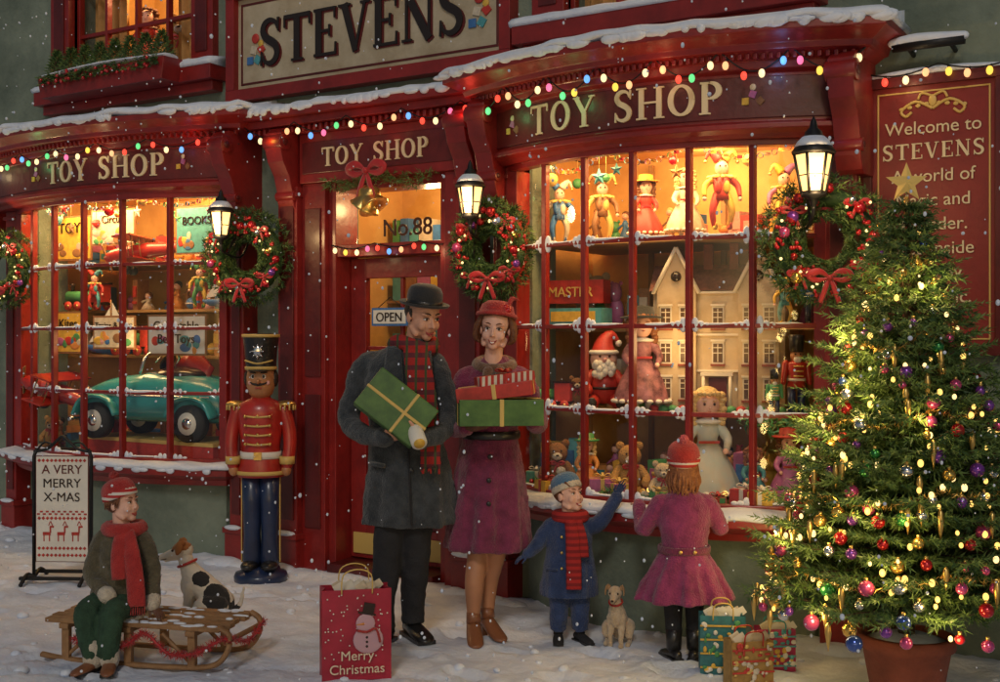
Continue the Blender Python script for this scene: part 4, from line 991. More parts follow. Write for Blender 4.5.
SB=empty('boy_on_sled',(.29,-2.09,gz(.29,-2.09)),RZ)
mb=MB()
mb.loft([(.20,-.17,-.02,.15,.13,.05),(.28,-.165,-.01,.145,.12,.035),(.38,-.155,0,.122,.105,.015),(.50,-.145,0,.12,.10,0),(.58,-.14,0,.118,.09,0),(.63,-.135,0,.085,.07,0),(.665,-.13,0,.05,.05,0)],OLIV,44,6)
mb.tube([(-.21,0,.60),(-.242,-.01,.58),(-.268,-.03,.49),(-.275,-.06,.42),(-.17,-.15,.345)],[.044,.048,.046,.043,.037],OLIV,12,cap=2,sm=3)
mb.tube([(-.07,0,.60),(-.035,-.01,.58),(.0,-.015,.49),(.02,-.03,.42),(.035,-.09,.30)],[.044,.048,.046,.043,.037],OLIV,12,cap=2,sm=3)
mb.obj('coat',SB,remesh=.0085,smooth_it=2,disp=[(.08,.02),(.03,.008)])
mb=MB()
mb.tube([(-.135+.15*cos(a)-.03,-.02+.13*sin(a),.205) for a in[2*pi*i/24 for i in range(25)]],[(.022,.026)]*25,FUR,8,cap=0)
mb.tube([(-.175,-.15,.348),(-.16,-.158,.34)],.042,FUR,12,cap=2);mb.tube([(.034,-.085,.312),(.036,-.10,.29)],.042,FUR,12,cap=2);mb.obj('fur_trim',SB,disp=(.02,.006))
mb=MB()
mb.tube([(-.22,-.02,.27),(-.25,-.20,.27),(-.225,-.23,.12),(-.21,-.23,.06)],[.07,.062,.05,.045],GTRO,12,sm=5)
mb.tube([(-.10,-.02,.27),(-.12,-.21,.265),(-.13,-.24,.12),(-.13,-.23,.06)],[.07,.062,.05,.045],GTRO,12,sm=5)
mb.obj('trousers',SB,remesh=.008,smooth_it=2,disp=(.05,.014))
mb=MB();shoe(mb,(-.21,-.23,0),-.4,.18,LEAT);shoe(mb,(-.13,-.23,0),.2,.18,LEAT);mb.tube([(-.21,-.23,.05),(-.212,-.23,.12)],.048,FUR,12,cap=2);mb.tube([(-.13,-.23,.05),(-.132,-.23,.12)],.048,FUR,12,cap=2);mb.obj('boots',SB)
T=head(SB,(-.125,-.01,.675),.195,rad(72),rad(-8),0,SKINP,.5,HBR,.25,child=True)
mb=MB();mb.T=T;mb.ell((0,.13,.58),(.36,.36,.34),HBR,nu=20,nv=12)
for k in range(7): mb.tube([(-.30+.02*k,-.15+.05*k,.72),(-.345,-.10+.06*k,.56),(-.34,-.06+.06*k,.40)],[.04,.04,.012],HBR,6,cap=2)
mb.obj('hair',SB)
knit(SB,T,KRED,stripes('red_white_cuff',(.45,.03,.03),(.7,.65,.6),36,.5,'Z'),KRED)
mb=MB();mb.tube([(-.13+.085*cos(a),.0+.08*sin(a),.645) for a in[2*pi*i/12 for i in range(13)]],[(.03,.036)]*13,KRED,10,sm=3,cap=0)
mb.tube([(-.09,-.08,.64),(-.055,-.135,.54),(-.03,-.155,.40),(-.02,-.165,.29)],[(.035,.018),(.042,.014),(.045,.012),(.045,.012)],KRED,10,up=(0,1,0),sm=5)
mb.tube([(-.12,-.085,.64),(-.12,-.135,.54),(-.11,-.155,.42)],[(.032,.016),(.036,.013),(.038,.012)],KRED,10,up=(0,1,0),sm=5)
for i in range(8): mb.tube([(-.06+.011*i,-.165,.29),(-.06+.011*i,-.167,.25)],.003,KRED,5)
mb.obj('scarf',SB,disp=(.03,.008))
mb=MB();hand(mb,(-.15,-.165,.335),(.8,-.5,-.25),(0,.2,-1),1,.105,GLOVE,.4);hand(mb,(.036,-.10,.285),(.5,-.3,-.45),(.2,.1,-1),-1,.105,GLOVE,.25);mb.obj('gloved_hands',SB,remesh=.0035,smooth_it=1)

# ------------------------------------------------------------------ animals  (local: nose toward -X)
def dog_sit(name,loc,rz,s,furmat,earm,collar,look=0.0,tail=True,flop=True):
    D=empty(name,loc,rz);mb=MB();mb.T=Matrix.Scale(s,4)
    mb.tube([(.17,0,.09),(.15,0,.15),(.07,0,.23),(-.02,0,.31),(-.075,0,.40),(-.10,0,.47)],[(.075,.08),(.095,.10),(.085,.095),(.078,.09),(.055,.06),(.045,.05)],furmat,16,cap=2,sm=5)
    mb.ell((-.06,0,.27),(.07,.065,.09),furmat)
    for y in(-.085,.085):
        mb.tube([(.16,y*.8,.15),(.06,y*1.15,.15),(.03,y*1.2,.10)],[.075,.06,.04],furmat,12,cap=2,sm=4)
        mb.tube([(.03,y*1.2,.12),(.13,y*1.2,.045)],[.035,.024],furmat,10,cap=2)
        mb.tube([(.135,y*1.2,.04),(.0,y*1.2,.022),(-.03,y*1.2,.02)],[.024,.024,.027],furmat,10,cap=2)
    for y in(-.05,.05):
        mb.tube([(-.05,y,.27),(-.06,y,.16),(-.085,y,.10),(-.08,y,.03)],[.042,.032,.024,.022],furmat,12,cap=2,sm=4)
        mb.ell((-.098,y,.02),(.035,.025,.02),furmat)
    if tail: mb.tube([(.21,0,.08),(.29,0,.14),(.32,0,.26)],[.022,.018,.008],furmat,8,cap=2,sm=4)
    else: mb.tube([(.20,0,.05),(.28,.05,.025),(.33,.10,.03)],[.022,.018,.01],furmat,8,cap=2,sm=4)
    Hm=Matrix.Scale(s,4)@Matrix.Translation((-.115,0,.50))@Matrix.Rotation(look,4,'Z')@Matrix.Rotation(-.12,4,'Y');mb.T=Hm
    mb.ell((0,0,.01),(.075,.062,.062),furmat);mb.tube([(-.04,0,.0),(-.10,0,-.012),(-.145,0,-.02)],[(.045,.04),(.032,.03),(.022,.022)],furmat,12,cap=2,sm=3)
    mb.tube([(-.04,0,-.03),(-.12,0,-.04)],[.026,.015],furmat,8,cap=2)
    mb.obj('body',D,remesh=.0055*s if s>.8 else .0045,smooth_it=2,disp=(.025,.007))
    f=MB();f.T=Hm
    for y in(-1,1):
        f.tube([(.015,y*.045,.05),(.0,y*.075,.06),(-.02,y*.085,.02),(-.03,y*.082,-.005)],[(.025,.01),(.028,.01),(.022,.008),(.008,.005)],earm,8,up=(0,1,0),sm=4)
        f.ell((-.062,y*.036,.022),.0095,EYEB,nu=8,nv=6)
    f.ell((-.165,0,-.014),(.012,.014,.011),EYEB);f.tube([(-.15,-.018,-.034),(-.11,-.03,-.03)],.003,EYEB,5)
    f.T=Matrix.Scale(s,4)
    if collar: f.tube([(-.082+.062*cos(a),.06*sin(a),.42+.025*cos(a)) for a in[2*pi*i/16 for i in range(17)]],[(.008,.01)]*17,collar,6,cap=0)
    f.obj('ears_eyes_nose',D)
BRN=(.3,.11,.03);BK=(.02,.018,.018)
JR=patches('terrier_fur',(.66,.58,.47),[((-.1,0.0,.45),.062,BRN),((.13,-.07,.17),.08,BK),((.03,-.05,.26),.045,BK),((.18,0,.08),.06,BK)])
dog_sit('jack_russell_terrier',(.0,-1.50,gz(0,-1.5)-.0),RZ-.1,.80,JR,mat('dog_ear_brown',BRN,.9),REDW,look=.25)
PU=mat('puppy_fur',(.50,.35,.2),.95,bump=.9,bs=100,c2=(.66,.53,.37),vs=18,sheen=.4)
dog_sit('puppy',(2.16,-.66,gz(2.16,-.66)),RZ+rad(75),.56,PU,mat('puppy_ear',(.4,.24,.12),.95,bump=.8,bs=100),REDW,look=0,tail=False)

# ------------------------------------------------------------------ toy soldier
S=empty('toy_soldier_statue',(-.575,-.42,gz(-.5,-.42)),RZ)
mb=MB()
mb.lathe([(.17,-.02),(.175,.03),(.165,.055),(.13,.065),(.12,.09),(0,.095)],BLUEP,seg=28)
for s_ in(-1,1):
    mb.lathe([(.058,.09),(.062,.14),(.055,.3),(.062,.5),(.07,.72)],BLUEP,(s_*.058,0,0),20);mb.box((s_*.125,0,.42),(.006,.02,.6),GOLDP)
    mb.ell((s_*.065,-.06,.105),(.055,.09,.035),LEAB)
mb.lathe([(.15,.68),(.155,.71),(.13,.80),(.125,.88),(.145,1.0),(.155,1.1),(.14,1.16),(.07,1.19),(.05,1.22)],REDG,seg=28,sy=.78)
mb.lathe([(.134,.80),(.136,.80),(.136,.845),(.132,.845)],WHITE,seg=28,sy=.79);mb.box((0,-.108,.822),(.05,.02,.05),GOLD)
for z in(.9,.96,1.02,1.08):
    mb.tube([(-.08,-.095-.06*(z-.8),z),(0,-.115-.03*(z-.8),z-.006),(.08,-.095-.06*(z-.8),z)],.007,GOLDP,6,sm=4)
    for x in(-.08,0,.08): mb.ell((x,-.11-.04*(z-.8),z),.011,GOLD,nu=8,nv=6)
mb.lathe([(.152,.695),(.16,.695),(.16,.72),(.15,.72)],GOLDP,seg=28,sy=.79)
for s_ in(-1,1):
    mb.tube([(s_*.15,0,1.12),(s_*.185,0,.98),(s_*.19,-.015,.86),(s_*.175,-.03,.76)],[.045,.045,.042,.04],REDG,14,sm=4,cap=2)
    mb.lathe([(.046,-.0),(.05,.0),(.05,.05),(.045,.05)],GOLDP,(s_*.176,-.028,.765),16);mb.ell((s_*.172,-.032,.725),(.033,.036,.04),FLESHW)
    mb.ell((s_*.165,0,1.155),(.065,.06,.022),GOLD)
    for k in range(12):
        a=2*pi*k/12;mb.tube([(s_*.165+.058*cos(a),.052*sin(a),1.15),(s_*.165+.06*cos(a),.055*sin(a),1.115)],.006,GOLDP,5)
mb.lathe([(.05,1.19),(.075,1.22),(.092,1.27),(.095,1.33),(.085,1.38),(.06,1.42)],FLESHW,seg=24)
mb.ell((0,-.10,1.305),(.016,.022,.018),FLESHW)
for s_ in(-1,1):
    mb.ell((s_*.035,-.084,1.335),(.015,.01,.016),EYEW,nu=10,nv=6);mb.ell((s_*.035,-.093,1.335),(.008,.005,.010),EYEB,nu=8,nv=6)
    mb.tube([(s_*.015,-.092,1.36),(s_*.055,-.078,1.363)],.005,HDK,5);mb.tube([(0,-.097,1.283),(s_*.035,-.088,1.288),(s_*.055,-.078,1.30)],[.009,.007,.003],HDK,6,sm=3)
    mb.ell((s_*.055,-.068,1.295),(.017,.012,.015),TC[9])
    mb.ell((s_*.092,.01,1.32),(.02,.04,.055),HDK)
mb.tube([(-.02,-.092,1.262),(.02,-.092,1.262)],.005,LIP,6)
mb.lathe([(.10,1.375),(.098,1.39),(.105,1.50),(.118,1.595),(.12,1.61),(.10,1.615),(0,1.615)],LEAB,seg=28)
mb.lathe([(.101,1.378),(.104,1.378),(.104,1.40),(.1,1.40)],GOLDP,seg=28);mb.lathe([(.119,1.59),(.124,1.59),(.124,1.61),(.119,1.61)],GOLDP,seg=28)
mb.ell((0,-.105,1.375),(.075,.05,.008),LEAB);
mb.ell((0,-.113,1.50),(.028,.01,.036),CHROME);mb.tube([(-.09,-.07,1.44),(0,-.118,1.42),(.09,-.07,1.44)],.006,GOLDP,6,sm=4)
for k in range(8):
    a=k*pi/4;mb.tube([(.028*cos(a),-.115,1.50+.034*sin(a)),(.045*cos(a),-.113,1.50+.052*sin(a))],[.008,.002],CHROME,5)
mb.obj('soldier_figure',S,bevel=.0)
# ------------------------------------------------------------------ merry xmas board
X=empty('merry_xmas_sign',(-1.62,-1.16,gz(-1.62,-1.16)),RZ-.05);mb=MB()
for s_ in(-1,1):
    mb.tube([(s_*.19,0,.0),(s_*.19,0,.80),(s_*.17,0,.85)],.012,IRON,8);mb.tube([(s_*.19,-.2,.0),(s_*.19,-.1,.05),(s_*.19,0,.02),(s_*.19,.1,.05),(s_*.19,.2,.0)],.013,IRON,8,sm=4)
mb.box((0,-.12,.03),(.46,.03,.02),IRON);mb.box((0,.12,.03),(.46,.03,.02),IRON)
mb.tube([(-.19,0,.83),(-.10,0,.85),(-.04,0,.90),(0,0,.93),(.04,0,.90),(.10,0,.85),(.19,0,.83)],.010,IRON,8,sm=4)
for s_ in(-1,1): mb.tube([(s_*.17,0,.84),(s_*.12,0,.89),(s_*.07,0,.88),(s_*.09,0,.86)],.007,IRON,6,sm=4)
mb.box((0,0,.46),(.34,.02,.68),WHITE);mb.box((0,-.001,.46),(.35,.014,.69),DRED)
for z,k in((.775,12),(.40,12),(.16,12),(.205,12)):
    for i in range(k):
        x=-.15+.30*i/(k-1);mb.box((x,-.0125,z),(.016,.004,.016),REDW,Matrix.Rotation(pi/4,3,'Y'))
for i in range(17):
    x=-.155+.31*i/16;mb.box((x,-.0125,.435+(.008 if i%2 else -.008)),(.018,.004,.010),REDW)
for i in range(3):
    x=-.10+.095*i
    mb.box((x,-.0125,.30),(.05,.004,.02),REDW);mb.box((x-.018,-.0125,.27),(.006,.004,.04),REDW);mb.box((x+.018,-.0125,.27),(.006,.004,.04),REDW);mb.box((x+.024,-.0125,.325),(.009,.004,.04),REDW);mb.box((x+.034,-.0125,.345),(.026,.0042,.011),REDW)
    mb.box((x+.018,-.0125,.366),(.004,.004,.03),REDW,Matrix.Rotation(.4,3,'Y'));mb.box((x+.032,-.0125,.366),(.004,.004,.03),REDW,Matrix.Rotation(-.4,3,'Y'))
mb.obj('board_and_stand',X)
for s_,z in(('A VERY',.69),('MERRY',.60),('X-MAS',.51)): text('words',s_,.082,(0,-.0125,z),EYEB if s_!='A VERY' else DRED,X,ext=.002)

# ------------------------------------------------------------------ gift bags
def bag(name,loc,w,h,d,m,hm,rz=RZ,deco=None):
    P=empty(name,(loc[0],loc[1],gz(*loc)-.005),rz);mb=MB();t=.004
    for sy in(-1,1):   # slightly buckled paper faces
        n=8;vs=[]
        for i in range(n+1):
            for j in range(n+1):
                u=i/n-.5;v=j/n;vs.append((u*w,sy*(d/2+.008*sin(v*pi)*cos(u*pi)+.004*noise.noise(V((u*6,v*6,sy+w*9)))),v*h))
        mb.add(vs,[(i*(n+1)+j,(i+1)*(n+1)+j,(i+1)*(n+1)+j+1,i*(n+1)+j+1) for i in range(n) for j in range(n)],m,True)
        x=sy*w/2;mb.add([(x,-d/2,0),(x-sy*.014,0,0),(x,d/2,0),(x,-d/2,h),(x-sy*.02,0,h),(x,d/2,h)],[(0,1,4,3),(1,2,5,4)],m)
    mb.box((0,0,.01),(w-.03,d-.01,.01),m)
    for y in(-d/2-.010,d/2+.010):
        mb.tube([(-w*.22,y,h-.02),(-w*.20,y-.01,h+.05*h/.3),(0,y-.02,h+.07*h/.3),(w*.20,y-.01,h+.05*h/.3),(w*.22,y,h-.02)],.0035,hm,6,sm=4)
    for k in range(14):
        p=V((R.uniform(-w*.4,w*.4),R.uniform(-d*.3,d*.3),h-.03));mb.add([p,p+V((.04,.01,.03)),p+V((.02,.01,.06)),p+V((-.02,.0,.04))],[(0,1,2,3)],R.choice([TC[4],WHITE]))
    if deco: deco(mb,w,h,d+.016)
    mb.obj('bag',P,recalc=False);return P
BAGR=mat('gift_bag_red',(.30,.008,.03),.4,c2=(.42,.015,.045),vs=8,coat=.2,bump=.15,bs=12)
def snowman(mb,w,h,d):
    y=-d/2-.005;q=mat('bag_print_light',(.5,.3,.36),.5)
    mb.ell((w*.16,y,h*.45),(w*.22,.004,w*.2),q);mb.ell((w*.12,y-.002,h*.63),(w*.14,.004,w*.14),q)
    mb.box((w*.14,y-.004,h*.74),(w*.26,.006,h*.02),EYEB,Matrix.Rotation(.2,3,'Y'));mb.box((w*.17,y-.004,h*.80),(w*.16,.006,h*.11),EYEB,Matrix.Rotation(.2,3,'Y'))
    mb.tube([(-.0,y-.006,h*.56),(w*.14,y-.008,h*.54),(w*.27,y-.006,h*.57),(w*.33,y-.006,h*.42)],[(.009,.006)]*4,KRED,6,sm=3)
    for k in range(3): mb.ell((w*.14,y-.006,h*(.38+.05*k)),(.006,.003,.006),EYEB,nu=8,nv=6)
    mb.tube([(w*.1,y-.006,h*.63),(w*-.02,y-.006,h*.62)],[.006,.001],TC[6],6)
    for k in range(60): mb.ell((R.uniform(-.46,.46)*w,y+.001,R.uniform(.25,.95)*h),(.004,.002,.004),WHITE,nu=6,nv=4)
P=bag('red_gift_bag',(1.40,-1.84),.32,.42,.13,BAGR,GOLDP,RZ+.22,snowman);text('words','Merry\nChristmas',.062,(0,-.086,.10),mat('bag_lettering',(.7,.6,.45),.5),P,ext=.002)
def dots(cs):
    def f(mb,w,h,d):
        for k in range(46): mb.ell((R.uniform(-.45,.45)*w,-d/2-.003,R.uniform(.06,.95)*h),(R.uniform(.006,.016),.003,R.uniform(.006,.016)),R.choice(cs),nu=8,nv=6)
        for k in range(4): mb.box((0,-d/2-.0025,h*(.15+.23*k)),(w,.003,.008),cs[0])
    return f
bag('teal_gift_bag',(2.82,-.87),.21,.28,.10,mat('bag_teal',(.02,.15,.17),.45,coat=.2,var=.3,vs=20),GOLDP,RZ-.1,dots([TC[2],TC[3],WHITE]))
bag('gold_gift_bag',(3.0,-1.00),.20,.22,.10,mat('bag_gold',(.35,.2,.05),.45,coat=.2,var=.3,vs=20),REDW,RZ+.2,dots([TC[0],TC[4],GOLDP]))
bag('pink_gift_bag',(3.0,-.66),.18,.20,.09,mat('bag_pink',(.42,.02,.09),.45,coat=.2,var=.3,vs=20),TEAL,RZ,dots([TC[7],WHITE,TC[2]]))

# ------------------------------------------------------------------ window toys
def doll(name,loc,h,dress,hair,hat=None,rz=RZ):
    mb=MB();mb.T=Matrix.Scale(h,4)
    rs=[]
    for r,z in cr([(.27,.10),(.25,.2),(.2,.32),(.13,.45),(.08,.52),(.10,.6),(.09,.68),(.04,.71)],3):
        rs.append([V((r*(1+.07*cos(9*2*pi*i/36)*max(0,(.5-z)*2))*cos(2*pi*i/36),.8*r*(1+.07*cos(9*2*pi*i/36)*max(0,(.5-z)*2))*sin(2*pi*i/36),z)) for i in range(36)])
    mb.rings(rs,dress)
    for i in range(18): mb.ell((.265*cos(i*pi/9),.212*sin(i*pi/9),.11),(.035,.03,.022),WHITE,nu=8,nv=6)
    for s_ in(-1,1):
        mb.tube([(s_*.06,0,0.02),(s_*.06,0,.2)],[.03,.035],WHITE,8);mb.ell((s_*.06,-.03,.02),(.03,.05,.02),LEAB)
        mb.tube([(s_*.08,0,.66),(s_*.16,-.03,.54),(s_*.13,-.12,.46)],[.05,.04,.025],dress,8,sm=3);mb.ell((s_*.125,-.13,.45),.025,SKINP,nu=8,nv=6)
        mb.ell((s_*.04,-.100,.83),(.011,.01,.013),EYEB,nu=8,nv=6);mb.tube([(s_*.025,-.105,.855),(s_*.06,-.095,.855)],.004,hair,5)
        for k in range(7): mb.ell((s_*(.112+.012*(k%2)),-.01+.01*(k%3),.90-.038*k),(.038,.05,.032),hair,nu=10,nv=7)
    mb.ell((0,0,.82),(.10,.105,.115),SKINP);mb.ell((0,.03,.86),(.122,.105,.115),hair);mb.tube([(-.014,-.105,.772),(.014,-.105,.772)],.004,LIP,5);mb.ell((0,-.108,.80),(.008,.008,.008),SKINP,nu=6,nv=5)
    for k in range(5): mb.ell((-.07+.035*k,-.075-.02*(2-abs(k-2)),.915),(.028,.025,.022),hair,nu=8,nv=6)
    mb.lathe([(.04,.68),(.11,.67),(.12,.69),(.04,.71)],WHITE,seg=14);mb.box((0,-.085,.52),(.17,.02,.022),RIB)
    if hat: mb.lathe([(.11,.90),(.2,.89),(.21,.905),(.12,.92),(.11,1.0),(0,1.02)],hat,seg=20)
    return mb.obj(name,None,loc,rz)
def bear(name,loc,h,m,rz=RZ,santa=False):
    mb=MB();mb.T=Matrix.Scale(h,4);hm=SKINP if santa else m
    mb.ell((0,0,.34),(.22,.18,.26),m);mb.ell((0,-.02,.74),(.2,.18,.19),hm)
    if not santa: mb.ell((0,-.18,.69),(.09,.08,.07),FUR);mb.ell((0,-.255,.71),(.03,.02,.02),EYEB)
    else:
        for k in range(26): mb.ell((R.uniform(-.15,.15),-.15-R.uniform(0,.06),R.uniform(.5,.69)),(.05,.04,.06),WHITE,nu=8,nv=6)
        mb.lathe([(.22,.82),(.23,.85),(.2,.88)],WHITE,seg=16);mb.tube([(0,0,.84),(.02,0,1.0),(.12,0,1.1),(.22,0,1.0)],[.19,.13,.07,.02],m,12,sm=3);mb.ell((.22,0,.98),.05,WHITE);mb.ell((0,-.2,.74),.035,TC[9]);mb.lathe([(.225,.30),(.23,.34)],LEAB,seg=16,sy=.85)
    for s_ in(-1,1):
        if not santa: mb.ell((s_*.16,0,.91),(.075,.04,.075),m)
        mb.ell((s_*.07,-.19,.79),.02,EYEB,nu=8,nv=6)
        mb.tube([(s_*.17,0,.52),(s_*.27,-.1,.38),(s_*.24,-.2,.3)],[.08,.075,.07],m,10,cap=2,sm=3);mb.tube([(s_*.13,0,.16),(s_*.2,-.3,.1)],[.1,.09],m,10,cap=2);mb.ell((s_*.205,-.39,.12),(.07,.02,.08),LEAB if santa else FUR)
    if not santa: bow(mb,(0,-.17,.56),.13,RIB)
    return mb.obj(name,None,loc,rz)
def house(name,loc,w,h,rz):
    mb=MB();C=mat('dollhouse_cream',(.50,.36,.2),.7,c2=(.62,.48,.3),vs=8);Rf=mat('dollhouse_roof',(.16,.05,.03),.7,var=.4,vs=30);TR=mat('dollhouse_trim',(.7,.62,.48),.6)
    d=.28;hw=h*.72
    mb.box((0,0,hw/2),(w,d,hw),C)
    for cx,gw in((-w*.31,w*.30),(w*.31,w*.30)):
        mb.box((cx,-d/2-.02,hw/2),(gw,.045,hw),C)
        pr=[V((cx-gw/2,0,hw)),V((cx+gw/2,0,hw)),V((cx,0,h*.96))];mb.rings([[p+V((0,-d/2-.043,0)) for p in pr],[p+V((0,.05,0)) for p in pr]],C,True,False)
        for s_ in(-1,1):
            mb.tube([(cx+s_*(gw/2+.02),-d/2-.055,hw-.015),(cx,-d/2-.055,h*.975)],[(.012,.012)]*2,TR,6)
            mb.add([(cx+s_*(gw/2+.02),-d/2-.05,hw-.012),(cx,-d/2-.05,h*.975),(cx,.06,h*.975),(cx+s_*(gw/2+.02),.06,hw-.012)],[(0,1,2,3)],Rf)
        mb.lathe([(.03,0),(.03,.01)],EYEB,(cx,-d/2-.048,hw+.08),12,Matrix.Rotation(pi/2,3,'X'))
    rf=[[V((x,-d/2-.02,hw)),V((x,0,h*.88)),V((x,d/2+.02,hw))] for x in(-w/2-.02,w/2+.02)];mb.rings(rf,Rf,True,False)
    for cx in(-w*.1,w*.1,): mb.box((cx,0,h*.92),(.05,.06,.16),TERRA)
    gl=mat('dollhouse_window',(.10,.05,.025),.3)
    for fl in range(3):
        for i in range(5):
            x=(-w*.39,-w*.24,0,w*.24,w*.39)[i];z=hw*(.2+.29*fl)
            yy=-d/2-.045 if i in(0,1,3,4) else -d/2-.003
            if fl==0 and i==2: continue
            mb.box((x,yy,z),(.068,.01,.125),TR);mb.box((x,yy-.004,z),(.052,.008,.105),gl);mb.box((x,yy-.008,z),(.005,.006,.10),TR);mb.box((x,yy-.008,z),(.05,.0065,.005),TR);mb.box((x,yy-.008,z+.03),(.05,.0065,.005),TR);mb.box((x,yy-.006,z+.07),(.08,.016,.012),TR);mb.box((x,yy-.006,z-.068),(.08,.02,.012),TERRA)
    mb.box((0,-d/2-.01,.10),(.10,.02,.2),DRED);mb.box((0,-d/2-.03,.22),(.18,.06,.02),TR)
    for s_ in(-1,1): mb.lathe([(.01,0),(.01,.21)],TR,(s_*.075,-d/2-.05,0),10)
    for z in(hw*.345,hw*.64,hw*.985): mb.box((0,-d/2-.006,z),(w+.012,.025,.012),TR)
    for i in range(14): mb.ell((-w*.48+w*.96*i/13,-d/2-.06,.02),(.03,.02,.025),TC[3] if i%3 else TC[0],nu=8,nv=6)
    return mb.obj(name,None,loc,rz)
def msold(name,loc,h,rz=RZ,m=None):
    m=m or REDG;mb=MB();mb.T=Matrix.Scale(h,4)
    for s_ in(-1,1): mb.tube([(s_*.06,0,.02),(s_*.06,0,.38)],[.045,.05],BLUEP,10);mb.ell((s_*.06,-.04,.02),(.04,.07,.025),LEAB);mb.tube([(s_*.13,0,.65),(s_*.16,0,.42)],[.045,.035],m,8,cap=2)
    mb.lathe([(.12,.36),(.1,.45),(.13,.65),(.05,.69)],m,seg=16,sy=.8);mb.lathe([(.11,.44),(.11,.47)],WHITE,seg=16,sy=.85)
    mb.ell((0,0,.75),(.075,.08,.08),FLESHW);mb.lathe([(.085,.79),(.09,.95),(.1,1.0),(0,1.01)],LEAB,seg=16);mb.ell((0,-.06,.70),(.05,.03,.05),WHITE,nu=8,nv=6)
    for z in(.5,.56,.62): mb.tube([(-.06,-.105,z),(.06,-.105,z)],.01,GOLDP,5)
    for s_ in(-1,1): mb.ell((s_*.03,-.075,.765),.012,EYEB,nu=6,nv=5)
    return mb.obj(name,None,loc,rz)
def jester(name,loc,h,a,b,rz=RZ,hang=0):
    mb=MB();mb.T=Matrix.Scale(h,4)
    for s_,m in((-1,a),(1,b)):
        mb.tube([(s_*.05,0,.45),(s_*.12,-.05,.25),(s_*.09,0,.05)],[.06,.045,.03],m,10,sm=4);mb.tube([(s_*.09,0,.04),(s_*.09,-.12,.03),(s_*.09,-.16,.09)],[.03,.025,.008],b if s_<0 else a,8,sm=3)
        mb.tube([(s_*.1,0,.65),(s_*.2,0,.56),(s_*.22,-.05,.42)],[.045,.04,.025],b if s_<0 else a,10,sm=4);mb.ell((s_*.22,-.06,.39),.03,SKINP,nu=8,nv=6)
        mb.tube([(s_*.03,0,.88),(s_*.14,0,.98),(s_*.2,0,.88)],[.07,.04,.012],m,10,sm=4);mb.ell((s_*.2,0,.86),.025,GOLD,nu=8,nv=6)
        mb.ell((s_*.05,-.06,.54),(.05,.045,.09),m,nu=10,nv=8)
    mb.lathe([(.13,.38),(.09,.48),(.12,.64),(.05,.69)],a,seg=16,sy=.8);mb.ell((0,0,.78),(.085,.09,.1),SKINP)
    for k in range(8): mb.tube([(0,0,.69),(.16*cos(k*pi/4),.13*sin(k*pi/4),.66)],[.02,.03],GOLDP,5,cap=2)
    for s_ in(-1,1): mb.ell((s_*.035,-.085,.8),.012,EYEB,nu=6,nv=5)
    if hang: mb.tube([(0,0,.9),(0,0,.9+hang/h)],.006,GOLDP,4)
    return mb.obj(name,None,loc,rz)
def train(name,loc,L,rz=RZ):
    mb=MB();mb.T=Matrix.Scale(L,4)
    mb.box((0,0,.12),(.9,.22,.05),EYEB);mb.tube([(-.42,0,.25),(.12,0,.25)],.1,TC[3],16);mb.box((.28,0,.3),(.28,.24,.32),TC[0]);mb.box((.28,0,.475),(.34,.28,.03),EYEB)
    mb.lathe([(.03,.3),(.035,.45),(.05,.48)],EYEB,(-.33,0,0),12);mb.lathe([(.04,.33),(.04,.38),(.0,.41)],GOLD,(-.1,0,0),12)
    for x in(-.32,-.12,.1,.32):
        for y in(-.13,.13): mb.tube([(x,y-.012,.08),(x,y+.012,.08)],.08,TC[0],16);mb.tube([(x,y-.015,.08),(x,y+.015,.08)],.025,GOLD,10)
    return mb.obj(name,None,loc,rz)
